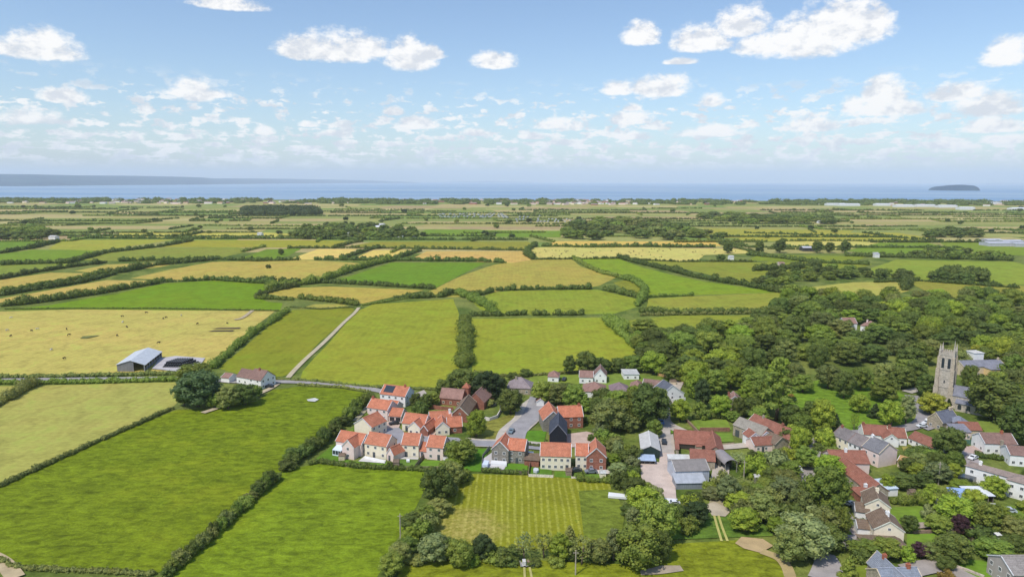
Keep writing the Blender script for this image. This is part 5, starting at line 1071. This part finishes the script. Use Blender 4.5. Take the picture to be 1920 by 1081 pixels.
h, L = house('villa', 'slate-roofed villa with crossing gables and terracotta chimneys at the bottom edge', 'villa', (1659,1136),(1734,1134)); block(h, 0, 0, L, 8.5, 4.6, 7.2, 'x', STN, lin(138, 142, 152, 1.0), wmat='masonry', win='F', verge=BEI, chim=[(L*.78, 4.2, 7.2, ORD)]); block(h, L*.2, -1.5, L*.46, 13, 4.6, 7.4, 'y', STN, lin(140, 142, 150, 1.0), wmat='masonry', win='', verge=BEI, chim=[(L*.44, 8.5, 7.3, ORD)])
h, L = house('house', 'grey pebbled house in the bottom right corner', 'house', (1896,1112),(1990,1112)); block(h, 0, 0, L, 9, 5.0, 7.4, 'x', lin(176, 166, 158, 1.0), lin(150, 140, 134, 1.0), win='FL', nwin=5)
simple('shed', 'small timber shed with tan roof by the garden hedge', (1682,874),(1704,881), 4, 2.3, 3.6, 'x', BEI, lin(190, 150, 100, 1.0), None, 'shed', win='')
open_shed('white-roofed open carport with a dark interior', (1822,942),(1862,942), 6.0, 2.5, 2.8, (.75, .77, .8), 4)
simple('shed', 'shed with blue-grey roof left of the white carport', (1790,944),(1822,946), 5.5, 2.2, 2.9, 'lean', WHT, lin(150, 175, 215, 1.0), None, 'shed', win='', rmat='metal_sheet')
simple('shed', 'small grey-roofed shed hidden in shrubs by the lane', (1487,893),(1504,894), 5, 2.2, 2.6, 'lean', GST, lin(190, 188, 190, 1.0), None, 'shed', win='', rmat='metal_sheet')
simple('summer_house', 'little white house beyond the conical trees of the estate road', (1006,762),(1020,762), 4, 2.4, 3.6, 'y', WHT, PKR, None, 'shed', win='')
simple('house', 'half-hidden house with pinkish roof in the middle of the wood', (1582,624),(1606,624), 9, 6.5, 9.5, 'x', WHT, PKR, None, 'house', win='F')
simple('house', 'half-hidden house with brown roof to the right in the wood', (1612,628),(1642,632), 9, 6.5, 9.5, 'hip', WHT, PKR, None, 'house', win='F', chim=[(3, 4, 9, PNK)])
h, L = house('manor_house', 'manor house with grey slate roofs and a white square tower', 'manor house', (1812,708),(1890,706)); block(h, 0, 2, L, 9, 5.2, 7.4, 'x', BEI, SLA, win='F', verge=BEI, chim=[(L-1, 6.5, 7.4, BEI)]); block(h, 11, -3, 8.5, 8, 4.9, 6.8, 'hip', lin(225, 195, 140, 1.0), SLA, win='F', nwin=2)
block(h, 8.5, 6.5, 5.4, 5.4, 11.2, 12.2, 'hip', WHT, GRS, win='F', nwin=1); block(h, -3, 9, 6, 7, 7.4, 7.7, 'lean', WHT, SLA, win='F')
# ---- church
CH = empty('church', gp(1768, 757), R(-42)); tag(CH, 'stone church with tall pinnacled tower and slate-roofed nave', 'church')
CS = lin(186, 176, 162, 1.0); S_ = 2.75; TH = 23.2
t_ = MB(); t_.box(-S_, -S_, -.5, S_, S_, TH)
for z in (8.5, 16.5, TH-1.2): t_.box(-S_-.18, -S_-.18, z, S_+.18, S_+.18, z+.35)
tw = t_.build('tower', M['masonry'], CH, CS)
cr = MB()
for i in range(7):
    u = -S_+i*(2*S_-.6)/6
    for a in ((u, -S_-.1, u+.6, -S_+.3), (u, S_-.3, u+.6, S_+.1), (-S_-.1, u, -S_+.3, u+.6), (S_-.3, u, S_+.1, u+.6)): cr.box(a[0], a[1], TH+.9, a[2], a[3], TH+1.7)
cr.box(-S_-.14, -S_-.14, TH, S_+.14, -S_+.26, TH+.9).box(-S_-.14, S_-.26, TH, S_+.14, S_+.14, TH+.9).box(-S_-.14, -S_+.26, TH, -S_+.26, S_-.26, TH+.9).box(S_-.26, -S_+.26, TH, S_+.14, S_-.26, TH+.9)
cr.build('parapet', M['masonry'], tw, CS)
for sx in (-1, 1):
    for sy in (-1, 1):
        b = MB()
        for k, (zz, ww) in enumerate(((9, .95), (17, .72), (TH-.5, .5))):
            z0 = -.5 if k == 0 else (9, 17)[k-1]; cx, cy = sx*(S_+.15), sy*(S_+.15); b.box(cx-ww, cy-ww, z0, cx+ww, cy+ww, zz)
        b.build('buttress', M['masonry'], tw, lin(186, 172, 152, 1.0))
        near = (sx == 1 and sy == -1); hh = 3.2 + (2.6 if near else 0); cx, cy = sx*(S_-.05), sy*(S_-.05)
        p = MB().box(cx-.4, cy-.4, TH-.5, cx+.4, cy+.4, TH+2.0); p.poly([(cx-.4,cy-.4,TH+2),(cx+.4,cy-.4,TH+2),(cx+.4,cy+.4,TH+2),(cx-.4,cy+.4,TH+2),(cx,cy,TH+2+hh)], [(0,1,4),(1,2,4),(2,3,4),(3,0,4)]); p.build('pinnacle', M['masonry'], tw, CS)
def lancet(par, x, y, z, rz, w, h, col=(.05, .05, .05)):
    n = 8; pts = [(-w/2, 0, 0), (w/2, 0, 0), (w/2, 0, h*.75)]+[(w/2*math.cos(math.pi*.5*k/4), 0, h*.75+h*.25*math.sin(math.pi*.5*k/4)) for k in range(1, 5)]+[(-w/2*math.sin(math.pi*.5*k/4), 0, h*.75+h*.25*math.cos(math.pi*.5*k/4)) for k in range(1, 5)]
    m = len(pts); vs = [(a, -.05, c) for a, _, c in pts]+[(a, .1, c) for a, _, c in pts]
    o = mobj('window', vs, [tuple(range(m)), tuple(range(2*m-1, m-1, -1))]+[(i, i+m, (i+1) % m+m, (i+1) % m) for i in range(m)], M['glass'], par, col); o.location = (x, y, z); o.rotation_euler = (0, 0, rz); return o
for u in (-1.2, 1.2):
    lancet(tw, u, -S_-.03, 17.4, 0, 1.1, 4.8); lancet(tw, -S_-.03, u, 17.4, math.pi/2, 1.1, 4.8); lancet(tw, S_+.03, u, 17.4, math.pi/2, 1.1, 4.8)
lancet(tw, 0, -S_-.03, 10.5, 0, .5, 1.4); lancet(tw, -S_-.03, 0, 10.5, math.pi/2, .5, 1.4)
block(CH, S_-.2, -3.6, 15, 7.2, 6.0, 9.6, 'x', CS, SLA, wmat='masonry', win='', verge=CS); block(CH, S_+14.6, -2.8, 7, 5.6, 4.6, 6.4, 'x', CS, SLA, wmat='masonry', win='', verge=CS); block(CH, S_+3, -7.2, 13, 3.7, 3.6, 4.6, 'lean', CS, SLA, wmat='masonry', win='')
for k in range(4): lancet(CH, S_+4.6+k*3.3, -7.22, 1.0, 0, 1.4, 2.2)
lancet(CH, S_+18, -2.82, 1.2, 0, 1.3, 2.8)
# ---- far buildings
def small_mesh(w, d, e, r):
    me = bpy.data.meshes.new('far_house'); vs = [(-w/2,-d/2,0),(w/2,-d/2,0),(w/2,d/2,0),(-w/2,d/2,0),(-w/2,-d/2,e),(w/2,-d/2,e),(w/2,d/2,e),(-w/2,d/2,e),(-w/2,0,r),(w/2,0,r)]
    me.from_pydata(vs, [], [(0,1,5,4),(2,3,7,6),(1,2,6,9,5),(3,0,4,8,7),(4,5,9,8),(6,7,8,9)]); me.materials.append(M['render_wall']); me.materials.append(M['roof_far'])
    me.polygons[4].material_index = 1; me.polygons[5].material_index = 1; return me
mat('roof_far', lambda t, b: t.set(b.inputs['Base Color'], t.mix(orand(t), lin(150, 105, 90, 1.0), lin(150, 150, 155, 1.0))), .9, .2)
FH = small_mesh(14, 9, 5.5, 8.5); g = random.Random(31)
for i in range(290):
    if i < 90: px = g.gauss(1060, 70)
    elif i < 150: px = g.gauss(230, 90)
    else: px = g.uniform(-20, 1940)
    py = g.uniform(375.5, 384)+.0023*(px-960); p = gp(px, py); s = g.uniform(.8, 1.9)
    o = link('seaside_house', FH, loc=p, rot=(0, 0, g.uniform(-.6, .6)), scale=(s*1.2, s, g.uniform(.7, 1.1)), col=g.choice([WHT, CRM, PNK, WHT, BRK, BEI]))
    seg = ['at the far left', 'left of centre', 'in the middle', 'right of centre', 'at the far right'][max(0, min(4, int(px/384)))]
    tag(o, 'tiny pale house in the coastal town, '+seg, 'house', 'houses of the coastal town')
def shed_far(px, py, wpx, hm, d, col, roofc, label, rz=0):
    p = gp(px, py); w = wpx*depth_at(p)/FPX; h = empty('warehouse', (p.x, p.y, 0), rz); block(h, -w/2, 0, w, d, hm, hm*1.3, 'x', col, roofc, win='', wmat='metal_sheet', rmat='metal_sheet', over=.4); tag(h, label, 'warehouse', 'far sheds and warehouses')
shed_far(700,429,34,8,40,WHT,GRS,'white-roofed far farm shed, left of two in the trees'); shed_far(712,432,26,7,30,PNK,(.85,.85,.85),'pinkish far farm shed, right of two in the trees')
for (px, py, w, lb) in ((655,443,8,'small white house left of the far farm trees'),(750,445,10,'pink and white house below the far farm trees'),(765,443,12,'white sheds at the right of the far farm trees'),(775,445,6,'white-fronted house at the right end of the far farm'),(486,443,8,'white caravan shed alone in the far fields at left'),(97,449,12,'pale farm building at the far left hamlet'),(1418,412,8,'white house in the distant hamlet at right'),(1540,419,10,'pale house at the right of the distant hamlet'),(1320,444,6,'small white house beside the far wood')):
    shed_far(px, py, w, 5, 12, WHT, lin(200, 195, 190, 1.0), lb)
shed_far(1522,471,32,5,14,lin(60,60,65,1.0),lin(200,198,205,1.0),'long low grey-roofed barn behind the field trees'); shed_far(1645,483,8,5,12,WHT,lin(175,175,180,1.0),'small white-gabled building between the right fields'); shed_far(1372,487,8,4,8,WHT,GRS,'little shed beside the triangular green field'); shed_far(1466,500,10,4,8,PNK,PKR,'pinkish old barn in the hedge at right')
for k, (px, py, w) in enumerate(((1868,456,30),(1902,458,40),(1880,462,50),(1925,463,40))): shed_far(px, py, w, 5, 25, (.5,.5,.54), (.5,.5,.55), ('back left','back right','front left','front right')[k]+' white shed of the industrial yard')
patch('concrete_yard', [(1845,456),(1870,452),(1990,455),(1990,466),(1880,465)], (190,190,196), .1)
for k in range(9): shed_far(1560+k*44+g.uniform(-12, 12), 386+g.uniform(-3, 9), g.uniform(18, 46), 8, 30, (.75,.75,.76), (.78,.78,.8), ('first','second','third','fourth','fifth','sixth','seventh','eighth','ninth')[k]+' from the left of the long pale warehouses near the coast')
# caravan park: rows of static caravans
cm_ = MB().box(-5, -1.8, .4, 5, 1.8, 3.2).box(-4.8, -1.6, 3.2, 4.8, 1.6, 3.5).box(-4, -1.2, 0, 4, 1.2, .4); cme = bpy.data.meshes.new('static_caravan'); cme.from_pydata(cm_.v, [], cm_.f); cme.materials.append(M['paint'])
for r_ in range(7):
    for c_ in range(20):
        px = 818+c_*6.4+r_*2; py = 401.5+r_*1.1
        if g.random() < .4: continue
        p = gp(px, py); o = link('static_caravan', cme, loc=p, rot=(0, 0, g.uniform(.9, 1.4)), col=(.5, .5, .5), scale=(.8, .9, .9)); tag(o, 'white static caravan in the left block of the far caravan park', 'caravan', 'caravans of the left park')
for r_ in range(6):
    for c_ in range(22):
        px = 968+c_*(7.4-r_*.2)-(r_ > 3)*(-2); py = 405.5+r_*2.1
        if g.random() < .45 or (r_ < 3 and c_ > 6) : continue
        p = gp(px, py); o = link('static_caravan', cme, loc=p, rot=(0, 0, g.uniform(.9, 1.4)), col=(.5, .5, .5), scale=(.8, .9, .9)); tag(o, 'white static caravan in the right block of the far caravan park', 'caravan', 'caravans of the right park')

# ------------------------------------------------------------------ cars, cattle, fences and small things
def smesh(name, mb, m): me = bpy.data.meshes.new(name); me.from_pydata(mb.v, [], mb.f); me.materials.append(M[m]); return me
def car_meshes():
    prof = [(-2.15,.35),(-2.2,.75),(-1.95,.92),(-1.0,.98),(-.45,1.42),(.9,1.46),(1.75,1.0),(2.12,.9),(2.18,.35)]
    def ext(pr, w, z=0):
        n = len(pr); vs = [(x, -w, h) for x, h in pr]+[(x, w, h) for x, h in pr]; return vs, [tuple(range(n)), tuple(range(2*n-1, n-1, -1))]+[(i, i+n, (i+1) % n+n, (i+1) % n) for i in range(n)]
    b = MB(); b.poly(*ext(prof, .86)); g_ = MB(); g_.poly(*ext([(-.92,1.0),(-.45,1.37),(.86,1.41),(1.55,1.02)], .88)); g_.slab([(-.98,-.7,1.03),(-.98,.7,1.03),(-.5,.66,1.42),(-.5,-.66,1.42)], .03); g_.slab([(.95,-.66,1.46),(.95,.66,1.46),(1.7,.72,1.06),(1.7,-.72,1.06)], .03)
    w = MB().tube((0, -.12, 0), (0, .12, 0), .33, .33, 14)
    return smesh('body', b, 'paint'), smesh('car_window', g_, 'glass'), smesh('wheel', w, 'rubber')
CB, CW, CWH = car_meshes()
def car(px, py, rz, col, label, name='parked_car', s=1.0):
    p = gp(px, py); e = empty(name, (p.x, p.y, .47), R(rz)); e.scale = (s, s, s); link('body', CB, parent=e, col=col); link('window', CW, parent=e)
    for x in (-1.35, 1.35):
        for y in (-.82, .82): link('wheel', CWH, parent=e, loc=(x, y, .33))
    tag(e, label, 'car', 'parked cars')
BK = (.03, .035, .045); SLV = (.5, .52, .55); BLU = (.1, .2, .45)
car(959,812,75,(.16,.22,.26),'dark teal car parked on the bend of the estate road'); car(739,797,20,BK,'black car on the pink driveway before the double garage'); car(1080,886,0,BK,'dark car behind the cream pair of houses'); car(1108,888,5,(.2,.22,.26),'grey car in the garden of the brick-gabled house'); car(1240,795,90,BLU,'dark blue car under the trees on the village road')
car(1744,790,20,(.8,.8,.8),'white car furthest up the church car park'); car(1738,796,15,(.75,.76,.78),'white car in the middle of the church car park'); car(1728,802,10,(.7,.72,.75),'pale car nearest the lane in the church car park'); car(1587,1018,-60,BK,'black car on the driveway left of the lower cream-gabled house'); car(1868,1013,0,(.8,.8,.78),'white van parked on the rough garden at lower right', s=1.15)
car(1890,962,-10,(.5,.55,.62),'silver car on the grass right of the white carport'); car(1862,956,-10,(.8,.8,.8),'white car on the grass beside the white carport'); car(1803,914,-50,(.65,.68,.72),'pale car on the lane below the big white house'); car(1824,862,30,(.8,.8,.8),'white car at the top of the lane to the big white house'); car(1589,948,-50,(.7,.72,.74),'pale car in the shade left of the upper cream-gabled house'); car(995,858,85,(.82,.82,.82),'white van beside the low brown-walled garage', s=1.15)
car(1262,948,0,(.75,.76,.78),'pale car at the bottom of the farmyard'); car(1790,885,-30,(.8,.8,.8),'white car by the conservatory of the big white house'); car(1058,714,70,BK,'dark car on the lawn by the pink-roofed bungalow'); car(505,727,-10,BK,'dark car outside the white farmhouse')
car(1245,832,80,BK,'small dark car beside the green barn')
# cattle: one continuous body grown from a skeleton
def cow_mesh():
    J = [(0,0,1.25),(.55,0,1.3),(1.05,0,1.35),(1.45,0,1.45),(1.75,0,1.3),(2.0,0,1.12),(-.6,0,1.3),(-.95,0,1.28),(-1.1,0,.95),(.9,.25,.85),(.92,.27,.42),(.95,.27,.05),(.9,-.25,.85),(.92,-.27,.42),(.95,-.27,.05),(-.85,.25,.9),(-.98,.27,.5),(-.9,.27,.05),(-.85,-.25,.9),(-.98,-.27,.5),(-.9,-.27,.05)]
    Ed = [(0,1),(1,2),(2,3),(3,4),(4,5),(0,6),(6,7),(7,8),(2,9),(9,10),(10,11),(2,12),(12,13),(13,14),(7,15),(15,16),(16,17),(7,18),(18,19),(19,20)]
    Rr = [.42,.42,.38,.24,.2,.13,.42,.34,.04,.17,.09,.08,.17,.09,.08,.2,.1,.08,.2,.1,.08]
    me = bpy.data.meshes.new('cow_base'); me.from_pydata(J, Ed, []); o = bpy.data.objects.new('cow_base', me); C.objects.link(o); md = o.modifiers.new('skin', 'SKIN')
    for v, r in zip(me.skin_vertices[0].data, Rr): v.radius = (r, r)
    me.skin_vertices[0].data[0].use_root = True; o.modifiers.new('sub', 'SUBSURF').levels = 1
    dg = bpy.context.evaluated_depsgraph_get(); m = bpy.data.meshes.new_from_object(o.evaluated_get(dg)); bpy.data.objects.remove(o); m.name = 'cow'; m.materials.clear(); m.materials.append(M['plain']); return m
COW = cow_mesh(); g = random.Random(14)
def cow(px, py, col, word, where, grp): 
    p = gp(px, py); o = link('cow', COW, loc=p, rot=(0, 0, g.uniform(0, 6.28)), col=col, scale=(.8,)*3); tag(o, f'{word} cow grazing {where}', 'cow', grp)
for px, py, k in ((20,597,1),(14,620,1),(71,618,1),(59,621,0),(20,631,0),(96,657,1),(121,673,0),(230,594,0),(306,598,0),(312,596,0),(238,614,0),(220,630,0),(297,644,0),(370,608,0),(426,607,0),(125,618,0),(230,605,1),(340,592,1),(275,587,0),(129,629,0)):
    cow(px, py, (.55,.52,.46) if k else (.05,.035,.03), 'white' if k else 'dark', 'in the tan pasture '+('near the left edge' if px < 110 else 'around its middle' if px < 280 else 'towards the right hedge'), 'cattle of the tan pasture')
for i in range(60): cow(g.uniform(1010, 1390), g.uniform(467, 484), (.05,.035,.03), 'dark', 'in the straw-coloured field, '+'tiny in the distance', 'cattle of the straw field')
def fence(label, pts, h, col, name='garden_fence', cat='fence', gap=2.4, thick=.06, mname='plain', panel=True):
    P = [gp(*p) for p in pts]; e = empty(name, (P[0].x, P[0].y, 0)); tag(e, label, cat); O = P[0]; pm = MB(); ps = MB()
    for a, b in zip(P, P[1:]):
        a = a-O; b = b-O; d = (b-a); n = max(1, int(d.length/gap)); t = d.normalized(); nr = Vector((-t.y, t.x, 0))*thick/2; up = Vector((0, 0, 1))
        if panel: pm.poly([a+nr-up*.2, b+nr-up*.2, b-nr-up*.2, a-nr-up*.2, a+nr+up*h, b+nr+up*h, b-nr+up*h, a-nr+up*h], [(3,2,1,0),(4,5,6,7),(0,1,5,4),(1,2,6,5),(2,3,7,6),(3,0,4,7)])
        for i in range(n+1):
            q = a.lerp(b, i/n); ps.box(q.x-.07, q.y-.07, -.2, q.x+.07, q.y+.07, h+.12)
        if not panel:
            for z in (.5, .95): pm.poly([a+nr+up*z, b+nr+up*z, b-nr+up*z, a-nr+up*z, a+nr+up*(z+.1), b+nr+up*(z+.1), b-nr+up*(z+.1), a-nr+up*(z+.1)], [(3,2,1,0),(4,5,6,7),(0,1,5,4),(1,2,6,5),(2,3,7,6),(3,0,4,7)])
    pm.build('panel' if panel else 'rail', M[mname], e, col)
    if cat == 'fence': ps.build('posts', M['plain'], e, tuple(c*.8 for c in col))
WD = (.30, .24, .17); GW = (.38, .36, .33); CW_ = lin(225, 215, 200, 1.0)
fence('timber garden fence between the third and fourth front gardens', [(796,856),(779,878)], 1.7, WD)
fence('pale garden fence at the right end of the pink house garden', [(837,865),(828,877)], 1.7, GW)
fence('timber fence between the first two front gardens', [(752,850),(739,862)], 1.7, WD); fence('long timber fence along the foot of the estate gardens', [(600,868),(660,876),(740,880),(830,880)], 1.3, WD)
fence('dark fence along the foot of the stone house garden', [(903,884),(950,888),(991,891)], 1.5, (.16,.13,.1)); fence('timber fence left of the garden with the round hot tub', [(994,872),(991,893)], 1.7, WD); fence('pale fence along the foot of the middle gardens', [(991,894),(1037,896)], 1.2, CW_); fence('fence between the cream pair and the brick-gabled house gardens', [(1074,882),(1071,896)], 1.7, WD)
fence('curved pale kerb fence at the foot of the brick-gabled house garden', [(1071,897),(1110,900),(1140,902),(1156,899)], .9, CW_); fence('fence beside the grassy verge of the stone house', [(918,842),(905,858),(903,882)], 1.5, GW)
fence('green boarded fence in front of the low pink and white house', [(1796,832),(1822,833),(1843,832)], 2.0, lin(85, 120, 105, 1.0)); fence('brown fence sloping between the lawn and the rough garden', [(1812,1004),(1826,1020),(1840,1030)], 1.5, (.22,.15,.1)); fence('timber fence behind the bungalow gardens at right', [(1233,705),(1255,710),(1282,718)], 1.8, lin(190, 150, 100, 1.0))
def wall(label, pts, h, col, m='masonry', t=.35): fence(label, pts, h, col, 'garden_wall', 'wall', thick=t, mname=m)
wall('red brick wall before the brown-roofed barn', [(799,764),(830,769),(850,770)], 1.8, BRK); wall('low stone wall running down beside the village road', [(1285,787),(1300,803),(1320,822),(1332,828)], 1.2, lin(150,125,108,1.0)); wall('stone wall across the walled lawn with shrubs', [(1312,808),(1340,808),(1368,808)], 1.6, lin(150,110,90,1.0)); wall('pale wall below the white gabled house', [(1238,756),(1285,750)], 1.4, WHT, 'render_wall')
wall('curved pale wall round the circular garden', [(905,786),(918,789),(932,784),(940,770),(938,762)], 1.5, lin(215,208,200,1.0), 'render_wall'); wall('white wall of the front garden of the second front-row house', [(684,860),(722,869)], 1.1, WHT, 'render_wall'); wall('stone wall along the road bend at the foot of the church', [(1740,768),(1752,780),(1768,792)], 1.3, STN); wall('stone wall below the lawn at the bottom right', [(1785,1062),(1815,1072),(1845,1084)], .9, lin(190,175,160,1.0)); wall('pale wall round the terrace of the angled cottages', [(1462,832),(1466,842),(1455,858)], .9, CW_)
wall('garden wall between the lawn and path under the purple tree', [(1712,1000),(1760,998),(1806,1002)], 1.0, lin(150,125,110,1.0)); wall('low wall between the two walled lawns', [(1332,830),(1345,836),(1376,833)], .8, lin(170,150,130,1.0))
# small garden sheds and greenhouses
for px_, py_, c_, rc_, lb_ in ((640,864,BEI,BTL,'small garden shed at the hedge below the pink L-shaped house'),(742,876,WD,BTL,'dark timber shed in the corner of the second front garden'),(836,872,BEI,GRS,'pale shed beside the fence of the last pink house garden'),(1066,893,WD,BTL,'timber shed in the garden of the cream pair'),
 (1130,897,CRM,GRS,'pale shed in the corner of the brick-gabled house garden'),(1112,728,WHT,GRS,'white shed behind the pinkish flat bungalow'),(1262,722,BEI,BTL,'brown-roofed shed in the garden left of the white gabled house'),(1310,846,STN,TER,'tiny stone shed on the verge of the village road'),(1420,905,GST,GRS,'grey shed among shrubs below the angled cottages'),(1712,934,WD,BTL,'dark shed on the lawn above the cream-gabled houses'),(1760,948,WHT,GRS,'white garden shed by the hedge left of the blue-grey roof'),(1840,972,BEI,BTL,'tan shed in the shrubs left of the parked silver car'),(1780,862,WD,SLA,'slate-topped shed under the large tree below the chapel house')):
    simple('garden_shed', lb_, (px_-5, py_), (px_+6, py_), 2.2, 1.9, 2.5, 'x', c_, rc_, None, 'shed', win='', wmat='plain', verge=False, over=.15)
# utility poles
def pole(px, py, hm, label):
    p = gp(px, py); e = empty('utility_pole', p); MB().tube((0, 0, -.3), (0, 0, hm), .2, .14, 8).build('pole', M['plain'], e, (.42, .36, .28)); MB().box(-.7, -.07, hm-.8, .7, .07, hm-.65).build('crossarm', M['plain'], e, (.35, .3, .24)); tag(e, label, 'pole', 'wooden utility poles')
pole(751,1012,8,'wooden utility pole on the right side of the near green field'); pole(1079,1078,7,'leaning pale pole in the bottom meadow'); pole(1394,905,8,'utility pole in the rough ground below the farm'); pole(1759,908,8,'utility pole among the garden trees at lower right')
# trailer by the bottom hedge
p = gp(988, 1061); e = empty('farm_trailer', (p.x, p.y, 0), .1); MB().box(-1.8, -.9, .6, 1.8, .9, .75).box(-1.8, -.9, .75, -1.7, .9, 1.3).box(1.7, -.9, .75, 1.8, .9, 1.3).build('bed', M['plain'], e, (.5, .48, .46)); MB().box(-1.2, -.7, .75, -.3, .7, 1.8).build('crate', M['plain'], e, (.6, .58, .55)); MB().box(.1, -.6, .75, 1.3, .6, 1.6).build('load', M['plain'], e, (.3, .2, .15))
for x in (-.7, .7):
    for y in (-.95, .95): MB().tube((x, y-.1, .4), (x, y+.1, .4), .4, .4, 12).build('wheel', M['rubber'], e)
tag(e, 'small farm trailer with a pale crate standing below the paddock hedge', 'trailer')
ribbon('track', [(983,1065),(984,1085)], .6, (186,178,110), z=.47); ribbon('track', [(993,1065),(997,1085)], .6, (186,178,110), z=.471)
# white roofing sheets / greenhouse pieces
def slabthing(name, label, cat, pts, h, col, m='paint'):
    P = [gp(*q) for q in pts]; O = P[0]; n = len(P); vs = [(q.x-O.x, q.y-O.y, .45) for q in P]+[(q.x-O.x, q.y-O.y, .45+h) for q in P]
    o = mobj(name, vs, [tuple(range(n-1, -1, -1)), tuple(range(n, 2*n))]+[(i, (i+1) % n, (i+1) % n+n, i+n) for i in range(n)], M[m], None, col); o.location = (O.x, O.y, 0); tag(o, label, cat)
slabthing('cold_frame', 'long white cold frame by the paddock at the tree belt', 'cold frame', [(1140,935),(1176,938),(1176,932),(1141,928)], .7, (.8,.8,.78)); slabthing('trampoline', 'round dark trampoline in the circular garden', 'trampoline', [(908,760),(914,763),(922,764),(930,762),(932,758),(924,755),(914,755)], .5, (.04,.045,.05)); slabthing('flatbed', 'white flat trailer bed at the bottom of the farmyard', 'trailer', [(1236,944),(1268,946),(1270,940),(1238,938)], .6, (.8,.8,.8))
slabthing('table', 'white table on the lawn of the third garden', 'table', [(762,868),(768,868),(768,865),(762,865)], .6, (.85,.85,.85)); slabthing('hot_tub', 'round grey and white hot tub on the middle garden lawn', 'hot tub', [(1000,888),(1006,889),(1010,887),(1009,883),(1003,882),(1000,884)], .8, (.6,.62,.64)); slabthing('pool_cover', 'white courtyard canopy beside the grey stone house', 'canopy', [(920,874),(950,876),(950,870),(922,868)], .8, (.8,.8,.8)); slabthing('canopy', 'light blue-white canopy behind the grey stone house car', 'canopy', [(904,880),(914,881),(917,873),(908,872)], 1.6, lin(215,225,240,1.0))

# ------------------------------------------------------------------ haze
hm = bpy.data.materials.new('haze'); hm.use_nodes = True; t = NT(hm.node_tree); t.n.clear(); pv = t.new('ShaderNodeVolumePrincipled'); pv.inputs['Color'].default_value = (.90, .96, 1.0, 1); pv.inputs['Density'].default_value = 4.8e-5; pv.inputs['Anisotropy'].default_value = 0
ho = t.new('ShaderNodeOutputMaterial'); t.l.new(pv.outputs[0], ho.inputs['Volume'])
hz = MB().box(-47000, -1500, -4, 47000, 47000, 700).build('haze', hm); tag(hz, kind='stuff')
print('KINDS', {k: sum(1 for o in C.objects if o.parent is None and o.name.split('.')[0] == k) for k in set(KN.values())})
